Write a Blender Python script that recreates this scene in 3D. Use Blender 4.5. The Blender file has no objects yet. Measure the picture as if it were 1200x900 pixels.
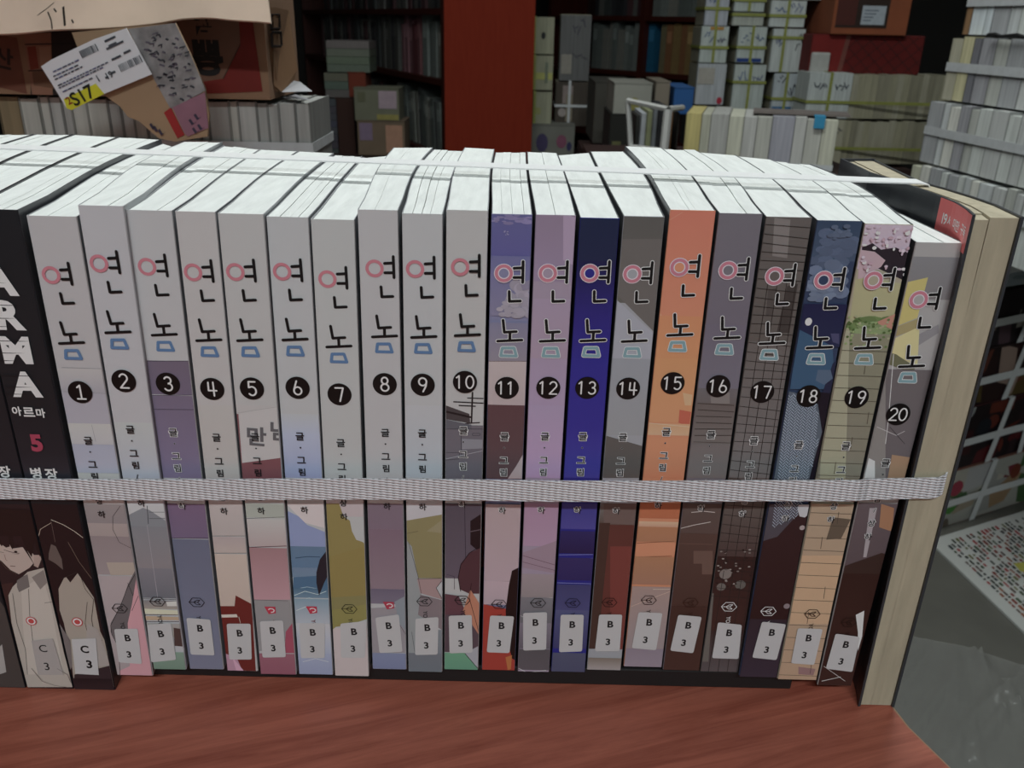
import bpy, math, random
from mathutils import Vector, Matrix
from mathutils.geometry import tessellate_polygon
S = bpy.context.scene
COL = S.collection
# ------------------------------------------------------------------ camera
CZ = 1.033                      # lens height above the shop floor
F = 1000.0; TH = math.radians(23.0); RO = math.radians(-1.3)
_c, _s = math.cos(RO), math.sin(RO)
FW = Vector((0, math.cos(TH), -math.sin(TH))); UP = Vector((0, math.sin(TH), math.cos(TH))); RI = Vector((1, 0, 0))
cam_d = bpy.data.cameras.new('camera'); cam = bpy.data.objects.new('camera', cam_d); COL.objects.link(cam)
R_ = RI*_c - UP*_s; U_ = RI*_s + UP*_c
m = Matrix((( R_.x, U_.x, -FW.x, 0), (R_.y, U_.y, -FW.y, 0), (R_.z, U_.z, -FW.z, CZ), (0, 0, 0, 1)))
cam.matrix_world = m
cam_d.sensor_width = 36; cam_d.lens = 36*F/1200; cam_d.clip_start = .02
cam_d.dof.use_dof = True; cam_d.dof.focus_distance = .36; cam_d.dof.aperture_fstop = 26
S.camera = cam
# ------------------------------------------------------------------ world, light, exposure
W = bpy.data.worlds.new('world'); S.world = W; W.use_nodes = True
W.node_tree.nodes['Background'].inputs[0].default_value = (.8, .9, 1, 1)
W.node_tree.nodes['Background'].inputs[1].default_value = .02
S.view_settings.view_transform = 'Standard'; S.view_settings.look = 'None'
S.view_settings.exposure = 0.1; S.view_settings.gamma = 1
try: S.cycles.use_denoising = True
except Exception: pass
def area(name, loc, tgt, sx, sy, power, col):
    d = bpy.data.lights.new(name, 'AREA'); d.shape = 'RECTANGLE'; d.size = sx; d.size_y = sy; d.energy = power; d.color = col
    o = bpy.data.objects.new(name, d); COL.objects.link(o); o.location = loc
    o.rotation_euler = (Vector(tgt)-Vector(loc)).to_track_quat('-Z', 'Y').to_euler(); return o
LAMPS = [(0.0, 1.15, 2.62, 26, (.95, 1, .985)), (0.0, -1.5, 2.62, 34, (.89, .975, 1)), (1.6, 2.6, 2.62, 2.5, (.92, 1, .98))]  # middle entry is an unseen fill lamp, added to brighten the spines
for i, (x, y, z, pw, c) in enumerate(LAMPS):
    area('tube_or_fill_light', (x, y, z-.075), (x, y, 0), 1.3, .10, pw, c)

# ------------------------------------------------------------------ helpers
def ray(px, py):
    u = (px-600)/F; v = -(py-450)/F
    u, v = _c*u+_s*v, -_s*u+_c*v
    return FW + RI*u + UP*v
def at(px, py, Y):              # point of the vertical plane y = Y
    r = ray(px, py); k = Y/r.y
    return Vector((r.x*k, Y, r.z*k+CZ))
def on(px, py, z):              # point of the level plane at height z
    r = ray(px, py); k = (z-CZ)/r.z
    return Vector((r.x*k, r.y*k, z))
def s2l(c): return c/12.92 if c <= .04045 else ((c+.055)/1.055)**2.4
REF = s2l(165/255)
def alb(h, g=1.0):              # colour seen in print -> albedo
    c = [min(.86, s2l(int(h[i:i+2], 16)/255)/REF*.74*g) for i in (0, 2, 4)]; m_ = sum(c)/3
    return tuple(m_+(v-m_)*.86 for v in c)+(1,)
MATS = {}
def mat(name, col=(.5, .5, .5), rough=.6, attr=False, noise=0, nscale=40, bump=0, bscale=200, metal=0, stretch=(1, 1, 1), spec=.5):
    if name in MATS: return MATS[name]
    M = bpy.data.materials.new(name); M.use_nodes = True; N = M.node_tree.nodes; L = M.node_tree.links; b = N['Principled BSDF']
    b.inputs['Roughness'].default_value = rough; b.inputs['Metallic'].default_value = metal
    b.inputs['Specular IOR Level'].default_value = spec
    col = tuple(col[:3])+(1,)
    tc = N.new('ShaderNodeTexCoord'); mp = N.new('ShaderNodeMapping'); mp.inputs['Scale'].default_value = stretch
    L.new(tc.outputs['Object'], mp.inputs['Vector'])
    if attr:
        a = N.new('ShaderNodeAttribute'); a.attribute_name = 'Col'; src = a.outputs['Color']
    else:
        r = N.new('ShaderNodeRGB'); r.outputs[0].default_value = col; src = r.outputs[0]
    if noise:
        n = N.new('ShaderNodeTexNoise'); n.inputs['Scale'].default_value = nscale; n.inputs['Detail'].default_value = 4
        L.new(mp.outputs[0], n.inputs['Vector'])
        mr = N.new('ShaderNodeMapRange'); mr.inputs[1].default_value = .3; mr.inputs[2].default_value = .7
        mr.inputs[3].default_value = 1-noise; mr.inputs[4].default_value = 1+noise*.3
        L.new(n.outputs[0], mr.inputs[0])
        vm = N.new('ShaderNodeVectorMath'); vm.operation = 'SCALE'; L.new(src, vm.inputs[0]); L.new(mr.outputs[0], vm.inputs['Scale']); src = vm.outputs[0]
    L.new(src, b.inputs['Base Color'])
    if bump:
        n2 = N.new('ShaderNodeTexNoise'); n2.inputs['Scale'].default_value = bscale; L.new(mp.outputs[0], n2.inputs['Vector'])
        bp = N.new('ShaderNodeBump'); bp.inputs['Strength'].default_value = bump; bp.inputs['Distance'].default_value = .001
        L.new(n2.outputs[0], bp.inputs['Height']); L.new(bp.outputs[0], b.inputs['Normal'])
    MATS[name] = M; return M
class MB:
    def __init__(s): s.v = []; s.f = []; s.c = []
    def poly(s, pts, col=(1, 1, 1, 1)):
        n = len(s.v); s.v += [tuple(p) for p in pts]; s.f.append(tuple(range(n, n+len(pts)))); s.c.append(col)
    def hexa(s, P, col=(1, 1, 1, 1)):   # 8 points: bottom 4 then top 4, both counter-clockwise from above
        n = len(s.v); s.v += [tuple(p) for p in P]
        for f in ((3, 2, 1, 0), (4, 5, 6, 7), (0, 1, 5, 4), (1, 2, 6, 5), (2, 3, 7, 6), (3, 0, 4, 7)):
            s.f.append(tuple(n+i for i in f)); s.c.append(col)
    def box(s, a, b, col=(1, 1, 1, 1)):
        (x0, y0, z0), (x1, y1, z1) = a, b
        s.hexa([(x0, y0, z0), (x1, y0, z0), (x1, y1, z0), (x0, y1, z0), (x0, y0, z1), (x1, y0, z1), (x1, y1, z1), (x0, y1, z1)], col)
    def ribbon(s, pts, side, t, col=(1, 1, 1, 1), closed=False):    # flat strap of half-width vector side[i], thickness t
        n0 = len(s.v); n = len(pts)
        for i, p in enumerate(pts):
            a = pts[i-1] if (i or closed) else p; b = pts[(i+1) % n] if (i < n-1 or closed) else p
            w = Vector(side[i] if isinstance(side, list) else side); d = (Vector(b)-Vector(a)).normalized()
            nn = d.cross(w).normalized()*t*.5; p = Vector(p)
            for q in (p-w-nn, p+w-nn, p+w+nn, p-w+nn): s.v.append(tuple(q))
        for i in range(n if closed else n-1):
            j = (i+1) % n
            for k in range(4):
                s.f.append((n0+4*i+k, n0+4*i+(k+1) % 4, n0+4*j+(k+1) % 4, n0+4*j+k)); s.c.append(col)
    def tube(s, pts, r, col=(1, 1, 1, 1), n=6):
        n0 = len(s.v)
        for i, p in enumerate(pts):
            a = Vector(pts[max(0, i-1)]); b = Vector(pts[min(len(pts)-1, i+1)]); d = (b-a).normalized()
            u = d.orthogonal().normalized(); w = d.cross(u)
            for k in range(n):
                t = 2*math.pi*k/n; s.v.append(tuple(Vector(p)+u*r*math.cos(t)+w*r*math.sin(t)))
        for i in range(len(pts)-1):
            for k in range(n):
                s.f.append((n0+i*n+k, n0+i*n+(k+1) % n, n0+(i+1)*n+(k+1) % n, n0+(i+1)*n+k)); s.c.append(col)
    def build(s, name, material, parent=None, loc=None, bevel=0, smooth=False, org=None):
        me = bpy.data.meshes.new(name); v = s.v
        if org is not None: v = [tuple(Vector(p)-Vector(org)) for p in v]
        me.from_pydata(v, [], s.f); me.materials.append(material)
        ca = me.color_attributes.new('Col', 'FLOAT_COLOR', 'CORNER'); vals = []
        for f, c in zip(s.f, s.c):
            if isinstance(c, list): 
                for q in c: vals += list(q)
            else: vals += list(c)*len(f)
        ca.data.foreach_set('color', vals)
        if smooth: me.polygons.foreach_set('use_smooth', [True]*len(me.polygons))
        me.update()
        o = bpy.data.objects.new(name, me); COL.objects.link(o)
        if parent: o.parent = parent
        if loc is not None: o.location = loc
        elif org is not None and not parent: o.location = org
        if bevel:
            b = o.modifiers.new('bevel', 'BEVEL'); b.width = bevel; b.segments = 2; b.limit_method = 'ANGLE'
        return o
def tag(o, label, cat, group=None, kind=None):
    if label: o['label'] = label
    if cat: o['category'] = cat
    if group: o['group'] = group
    if kind: o['kind'] = kind
    return o
def thing(name, label, cat, loc=(0, 0, 0), rz=0, group=None):
    o = bpy.data.objects.new(name, None); COL.objects.link(o); o.location = loc; o.rotation_euler = (0, 0, rz); o.empty_display_size = .02
    return tag(o, label, cat, group)
def struct(o): o['kind'] = 'structure'; return o

M_print = mat('printed_cover', attr=True, rough=.42, spec=.35)
M_cover = mat('laminated_cover', attr=True, rough=.4, spec=.4)
M_flat = mat('matt_colour', attr=True, rough=.75, noise=.12, nscale=60)
M_page = mat('white_pages', (.80, .82, .80), .85, noise=.10, nscale=300, bump=.25, bscale=900, stretch=(1, .15, 1))
M_old = mat('aged_pages', (.50, .44, .32), .9, noise=.16, nscale=220, bump=.35, bscale=500, stretch=(1, 1, .12))
M_label = mat('paper_label', (.66, .65, .66), .7)
M_black = mat('black_board', (.012, .012, .013), .5)
M_paint = mat('dark_steel', (.03, .03, .032), .5)

# ------------------------------------------------------------------ the shop
ZT = CZ-.2855                    # table top
fl = MB(); fl.box((-3.2, -2.2, -.06), (3.4, 5.6, 0))
Mfl = mat('grey_floor', (.118, .115, .100), .38, noise=.25, nscale=6, bump=.2, bscale=30)
struct(fl.build('floor', Mfl))
Mw = mat('shop_wall', (.03, .028, .026), .9, noise=.1, nscale=3)
for nm, a, b in (('wall_back', (-3.2, 5.6, 0), (3.4, 5.7, 2.7)), ('wall_left', (-3.3, -2.2, 0), (-3.2, 5.6, 2.7)), ('wall_right', (3.4, -2.2, 0), (3.5, 5.6, 2.7)), ('wall_front', (-3.2, -2.3, 0), (3.4, -2.2, 2.7))):
    w = MB(); w.box(a, b); struct(w.build(nm, Mw if nm != 'wall_front' else mat('pale_wall', (.55, .54, .52), .9)))
w = MB(); w.box((-3.2, -2.2, 2.7), (3.4, 5.6, 2.78)); struct(w.build('ceiling', mat('ceiling_paint', (.6, .6, .58), .9)))
M_em = bpy.data.materials.new('tube_glow'); M_em.use_nodes = True
_b = M_em.node_tree.nodes['Principled BSDF']; _b.inputs['Emission Color'].default_value = (.9, 1, .98, 1); _b.inputs['Emission Strength'].default_value = 3
for (x, y, z, pw, c) in LAMPS:  # the added fill lamp gets a fixture like the others
    t = thing('ceiling_or_fill_lamp', ['white twin tube ceiling lamp above the tied comics', 'white tube ceiling lamp behind the viewer', 'white tube ceiling lamp over the right aisle'][LAMPS.index((x, y, z, pw, c))], 'lamp', (x, y, 2.7))
    b = MB(); b.box((-.68, -.07, -.05), (.68, .07, 0)); b.build('housing', mat('lamp_housing', (.7, .7, .7), .5), t)
    for s in (-1, 1):
        b = MB(); b.tube([(-.62, s*.035, -.066), (.62, s*.035, -.066)], .013); b.build('tube', M_em, t)

# table: reddish wood top with a slanting right end
def wood(name, c0, c1, rot, rough=.35):
    M = bpy.data.materials.new(name); M.use_nodes = True; N = M.node_tree.nodes; L = M.node_tree.links; b = N['Principled BSDF']
    tc = N.new('ShaderNodeTexCoord'); mp = N.new('ShaderNodeMapping'); mp.vector_type = 'TEXTURE'; mp.inputs['Rotation'].default_value = rot; mp.inputs['Scale'].default_value = (1/4, 1/60, 1/60); b.inputs['Specular IOR Level'].default_value = .3
    L.new(tc.outputs['Object'], mp.inputs[0])
    n = N.new('ShaderNodeTexNoise'); n.inputs['Scale'].default_value = 2.2; n.inputs['Detail'].default_value = 8; n.inputs['Roughness'].default_value = .72; n.inputs['Distortion'].default_value = .9
    L.new(mp.outputs[0], n.inputs[0])
    r = N.new('ShaderNodeValToRGB'); r.color_ramp.elements[0].position = .30; r.color_ramp.elements[0].color = c0+(1,); r.color_ramp.elements[1].position = .62; r.color_ramp.elements[1].color = c1+(1,)
    L.new(n.outputs[0], r.inputs[0]); L.new(r.outputs[0], b.inputs['Base Color'])
    bp = N.new('ShaderNodeBump'); bp.inputs['Strength'].default_value = .15; bp.inputs['Distance'].default_value = .0004; L.new(n.outputs[0], bp.inputs['Height']); L.new(bp.outputs[0], b.inputs['Normal'])
    b.inputs['Roughness'].default_value = rough; return M
M_wood = wood('red_wood', (.27, .070, .045), (.47, .145, .096), (0, 0, math.radians(18)))
tb = thing('display_table', 'red-brown wood grain table carrying the row of tied comics', 'table', (0, .15, ZT))
OUT = [(-1.0, -.25), (.40, -.25), (.262, .07), (.2035, .225), (.1905, .262), (.1795, .292), (.1770, .306), (.1765, .33), (.1765, .62), (-1.0, .62)]
def slab(mb, out, z0, z1, off):
    n = len(out); mb.poly([(x, y-off, z1) for x, y in out]); mb.poly([(x, y-off, z0) for x, y in reversed(out)])
    for i in range(n):
        a = out[i]; b = out[(i+1) % n]; mb.poly([(a[0], a[1]-off, z0), (b[0], b[1]-off, z0), (b[0], b[1]-off, z1), (a[0], a[1]-off, z1)])
q = MB(); slab(q, OUT, -.024, 0, .15); q.build('table_top', M_wood, tb)
q = MB(); pts = [Vector((x, y-.15, -.0035)) for x, y in OUT]; q.ribbon([p+Vector((.0006, 0, 0)) for p in pts[1:9]], (0, 0, .003), .0012); q.build('edge_band', mat('edge_band', (.32, .19, .11), .5), tb)
for x, y in ((-.9, -.3), (.12, -.3), (-.9, .38), (.12, .38)):
    q = MB(); q.box((x, y, -ZT), (x+.05, y+.05, -.024)); q.build('leg', M_wood, tb)

# ------------------------------------------------------------------ print engine: flat lettering and pictures laid on the spines
GLY = {}
def glyph(t, bold=0.0):
    k = (t, bold)
    if k in GLY: return GLY[k]
    cu = bpy.data.curves.new('glyph', 'FONT'); cu.body = t; cu.size = 1; cu.resolution_u = 3; cu.offset = bold; cu.fill_mode = 'FRONT'
    o = bpy.data.objects.new('glyph', cu); COL.objects.link(o); dg = bpy.context.evaluated_depsgraph_get(); dg.update()
    me = bpy.data.meshes.new_from_object(o.evaluated_get(dg)); me.calc_loop_triangles()
    V = [(v.co.x, v.co.y) for v in me.vertices]; T = [tuple(t.vertices) for t in me.loop_triangles]
    bpy.data.objects.remove(o); bpy.data.curves.remove(cu); bpy.data.meshes.remove(me)
    xs = [v[0] for v in V] or [0, 1]; ys = [v[1] for v in V] or [0, 1]
    w = max(xs)-min(xs); h = max(ys)-min(ys) or 1; cx = (max(xs)+min(xs))/2; cy = (max(ys)+min(ys))/2
    GLY[k] = ([((x-cx)/h, (y-cy)/h) for x, y in V], T, w/h); return GLY[k]
def arc(cx, cy, rx, ry, a0, a1, n=10): return [(cx+rx*math.cos(math.radians(a0+(a1-a0)*i/n)), cy+ry*math.sin(math.radians(a0+(a1-a0)*i/n))) for i in range(n+1)]
DIG = {'1': [[(-.16, .34), (.04, .5), (.04, -.5)]], '2': [arc(0, .22, .27, .28, 160, -30)+[(-.28, -.5), (.30, -.5)]],
       '3': [arc(0, .25, .24, .25, 150, -80)+arc(0, -.23, .28, .27, 80, -150)], '4': [[(-.25, .48), (-.27, -.12), (.30, -.12)], [(.1, .5), (.1, -.5)]],
       '5': [[(.25, .5), (-.2, .5), (-.22, .08)]+arc(0, -.18, .28, .32, 120, -140)], '6': [[(-.05, .5), (-.25, -.1)]+arc(0, -.22, .27, .28, 160, 520, 18)],
       '7': [[(-.28, .48), (.27, .48), (.02, -.5)]], '8': [arc(0, .26, .22, .24, -90, 270, 16), arc(0, -.24, .27, .26, 90, 450, 16)],
       '9': [arc(0, .22, .27, .28, -20, 340, 18)+[(.22, -.1), (.02, -.5)]], '0': [arc(0, 0, .30, .5, 0, 360, 20)]}
class Print:
    """flat print on the plane y = D; coordinates are (x, z)"""
    def __init__(s, D, quad, step=.000018):
        s.D = D; s.mb = MB(); s.k = 0; s.n = 0; s.q = quad; s.step = step      # quad TL TR BR BL in (x,z)
    def P(s, px, py): p = at(px, py, s.D); return (p.x, p.z)
    def clip(s, pts):
        out = list(pts); q = s.q[::-1]                                  # counter-clockwise seen from the front
        for i in range(4):
            a = q[i]; b = q[(i+1) % 4]; inp = out; out = []
            if not inp: break
            def side(p): return (b[0]-a[0])*(p[1]-a[1])-(b[1]-a[1])*(p[0]-a[0])
            for j in range(len(inp)):
                c = inp[j]; d = inp[(j+1) % len(inp)]; sc, sd = side(c), side(d)
                if sc >= 0: out.append(c)
                if (sc >= 0) != (sd >= 0):
                    t = sc/(sc-sd); out.append((c[0]+(d[0]-c[0])*t, c[1]+(d[1]-c[1])*t))
        return out
    def raw(s, pts, col):
        pts = s.clip(pts)
        if len(pts) < 3: return
        y = s.D-s.step*(s.k+1)-3.5e-7*(s.n % 48); s.n += 1
        cf = col if callable(col) else None
        if len(pts) > 4:
            tris = tessellate_polygon([[Vector((p[0], p[1], 0)) for p in pts]])
        else: tris = [tuple(range(len(pts)))]
        for t in tris:
            pp = [pts[i] for i in t]
            ar = sum(pp[i][0]*pp[(i+1) % len(pp)][1]-pp[(i+1) % len(pp)][0]*pp[i][1] for i in range(len(pp)))
            if ar < 0: pp = pp[::-1]
            s.mb.poly([(p[0], y, p[1]) for p in pp], [cf(p) for p in pp] if cf else col)
    def layer(s): s.k += 1
    def stroke(s, pts, w, col):
        n = len(pts); h = w/2
        for i in range(n-1):
            a, b = pts[i], pts[i+1]; d = (b[0]-a[0], b[1]-a[1]); L = math.hypot(*d) or 1e-9; nx, nz = -d[1]/L*h, d[0]/L*h
            s.raw([(a[0]+nx, a[1]+nz), (a[0]-nx, a[1]-nz), (b[0]-nx, b[1]-nz), (b[0]+nx, b[1]+nz)], col)
        s.k += 1
        for p in pts if w > .0006 else (): s.raw([(p[0]+h*math.cos(t*math.pi/4), p[1]+h*math.sin(t*math.pi/4)) for t in range(8)], col)
        s.k -= 1
    def ell(s, c, rx, rz, col, n=28): s.raw([(c[0]+rx*math.cos(2*math.pi*i/n), c[1]+rz*math.sin(2*math.pi*i/n)) for i in range(n)], col)
    def text(s, t, c, h, col, bold=0, rot=0, sx=1, shear=0):
        V, T, w = glyph(t, bold); cr, sr = math.cos(rot), math.sin(rot)
        Q = [(c[0]+(x*sx+shear*y)*h*cr-y*h*sr, c[1]+(x*sx+shear*y)*h*sr+y*h*cr) for x, y in V]
        for tr in T: s.raw([Q[i] for i in tr], col)
    def build(s, name, parent, material=None): return s.mb.build(name, material or M_print, parent)
CR = dict(a=(0, 230), b=(0, 400), c=(0, 590), d=(250, 230), e=(250, 400), f=(250, 590), g=(500, 230), h=(500, 400), i=(500, 590), j=(750, 230), k=(750, 400), l=(750, 590))
def art(pr, src):
    """tiny picture notation: window letter, shape, colour, then points measured on the spine"""
    for ln in src.strip().split('\n'):
        w = ln.split()
        if not w: continue
        ox, oz = CR[w[0]]; kind = w[1]
        def pts(a): return [pr.P(ox+float(p.split(',')[0])/4, oz+float(p.split(',')[1])/4) for p in a]
        if kind == 'p': pr.raw(pts(w[3:]), alb(w[2]))
        elif kind == 'g':                # full width band with a vertical blend: colour0 colour1 y0 y1
            c0, c1 = alb(w[2]), alb(w[3]); xm = (pr.q[0][0]+pr.q[2][0])/2
            pxm = 600+xm/pr.D*900; z0 = pr.P(pxm, oz+float(w[4])/4)[1]; z1 = pr.P(pxm, oz+float(w[5])/4)[1]
            def cf(p, c0=c0, c1=c1, z0=z0, z1=z1):
                t = max(0, min(1, (p[1]-z0)/(z1-z0))); return tuple(a+(b-a)*t for a, b in zip(c0, c1))
            pr.raw([(-2, z0), (-2, z1), (2, z1), (2, z0)], cf)
        elif kind == 'l': pr.stroke(pts(w[4:]), float(w[3])*pr.D/1000*1.1, alb(w[2]))
        elif kind == 's':                # soft cluster: colour centre rx ry count
            c = pts([w[3]])[0]; rx, ry = float(w[4])/4*pr.D/1000, float(w[5])/4*pr.D/1000; rq = random.Random(int(rx*1e7))
            for _ in range(int(w[6])):
                a = rq.uniform(0, 6.28); d = rq.random()**.6; k = rq.uniform(.18, .42)
                pr.ell((c[0]+rx*d*math.cos(a), c[1]+ry*d*math.sin(a)), rx*k, ry*k*.8, alb(w[2], rq.uniform(.85, 1.12)), 10); pr.k += .25
            pr.k = int(pr.k)+1
        elif kind == 'c':
            c = pts([w[3]])[0]; r = float(w[4])/4*pr.D/1000; pr.ell(c, r, r*(float(w[5]) if len(w) > 5 else 1), alb(w[2]), 16)
        pr.layer()

# ------------------------------------------------------------------ the numbered comics
TOP = [(30, 90, 254.5, 252), (90, 145, 241, 241), (146, 202, 246.5, 246.5), (204, 253, 248, 248), (254, 309.5, 250.5, 250.5), (311, 362, 254, 254.5), (363, 416, 256.5, 258), (418, 467, 246, 246), (470, 519.5, 250.5, 250.5), (522, 573, 246.5, 246.5), (575, 625, 251, 251), (627, 676, 252, 252), (679, 727, 255.5, 255.5), (730, 780, 253.5, 253.5), (784.5, 840, 246.5, 246.5), (842, 895, 250, 250.5), (897, 953, 254, 255), (957, 1012, 258, 259.5), (1013, 1072, 261.5, 264), (1073, 1132, 283, 286)]
BOT = [(137, 180, 791), (180, 219, 784), (222, 263, 784), (266, 303, 786), (305, 348, 790), (350, 391, 790), (392, 433, 792), (436, 477, 784), (478, 519, 787), (520, 561, 784), (564, 604, 784), (606, 644, 787), (645, 686, 787), (687, 728, 785), (730, 776, 781), (776, 820, 785), (820, 865, 787), (865, 910, 792), (910, 957, 795.5), (957, 998, 803)]
MID = [(112, 196), (150, 202), (207, 202), (262, 203), (318, 197), (355, 207), (396, 211), (437, 210), (483, 209), (530, 209), (575, 209), (619, 210), (663, 209), (707, 213), (762, 216), (810, 214), (862, 216), (913, 220), (965, 223), (1030, 232), (1076, 240)]
BCK = [(190, 163), (216, 170), (262, 170), (305, 175), (350, 177), (392, 179), (425, 180), (461, 177), (508, 177), (544, 178), (580, 180), (617, 180), (653, 182), (691, 179), (731, 179), (775, 181), (814, 182), (862, 186), (903, 190), (950, 194), (985, 194)]
RING = [(60.5, 322), (116.5, 308.5), (172.5, 312.5), (226.5, 319), (276, 318.5), (330.8, 318), (383.8, 327), (439, 314.5), (486.5, 315), (539.3, 312.5), (590.5, 319.5), (642, 320), (691, 320), (741, 321), (796, 313), (853, 316.5), (907.5, 323.5), (964, 327.5), (1022.5, 328), (1076, 351)]
BADGE = [(94.5, 459), (145.5, 446), (197, 449.5), (249, 455.5), (295.5, 455), (349, 454), (398, 462), (451, 450), (495.5, 450.5), (545, 447), (594, 453.5), (642.5, 454), (688, 454), (736, 455), (788, 448.5), (841.5, 452), (893, 459), (946.5, 463), (1003, 464.5), (1052, 485)]
STK = [((134.5, 736), (162, 735.5), (167, 777), (140, 775)), ((173, 731), (201, 729), (207, 772), (178, 775)), ((219, 723), (247, 725), (252, 767), (224, 766)), ((266, 730), (294, 730), (295.5, 772), (269, 772)), ((305, 727), (332, 726), (335.5, 769), (308, 769.5)),
       ((351, 729), (381, 729), (381, 770), (353, 770)), ((399, 730), (430, 727), (428, 770), (400, 770)), ((440, 723), (467.5, 719), (472, 763), (445, 764.5)), ((487, 724), (514, 722), (513, 766), (486.5, 766.5)), ((526, 720), (553, 719), (554, 763), (527, 764)),
       ((574.5, 719), (602.5, 720), (597, 763), (570.5, 762)), ((613, 717), (641, 716), (640, 760), (613, 761)), ((657, 719), (684, 719), (682, 762), (655, 763)), ((702, 719), (729, 719), (726, 762), (697, 762)), ((748, 716), (776, 717), (768.5, 760.5), (740, 758)),
       ((794.5, 719), (822, 721.5), (812, 764), (785, 761)), ((841, 728), (869, 731), (865, 771), (834, 770)), ((892, 726), (920, 729), (909, 771), (880.5, 768)), ((934, 734), (963, 735), (953, 777), (926, 775)), ((978.5, 741), (1007, 745), (998, 786), (967, 782))]
LOGO = [('h', 141, 712, '1c1a1c'), ('h', 185, 704, '1c1a1c'), ('h', 231, 705, '1c1a20'), None, ('r', 317.5, 714.5, 'a02038'), ('r', 366, 714, 'a02038'), ('h', 409.5, 713, '2c2818'), ('r', 456, 709, '96283c'), ('h', 497.5, 704, '1c1a1c'), ('h', 542, 702, '1c1618'), ('h', 585, 706, '1c1618'), ('h', 630.5, 705.5, '1c1a1c'),
        ('h', 671, 705.5, '14142c'), ('h', 714, 705, '2a1410'), ('h', 760, 702, '2a1c18'), ('h', 809, 705, '301810'), ('h', 854, 710, 'c0bcbc'), ('h', 899.5, 714, 'c0bcbc'), ('h', 951, 717.5, '2a2018'), ('h', 994, 728, '1e100c')]
BASE = ['989698', '9a9a9e', '9a9a9c', '9c9a9a', '9a9a9a', '9a9c9e', '9a9c9c', '9a9a9c', '9a9c9e', '9a9a9a', '6a6a88', '86788a', '1a1a70', '84868c', 'c47454', '625e66', '544c4a', '28344e', '8e8674', '8c8a8a']
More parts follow.
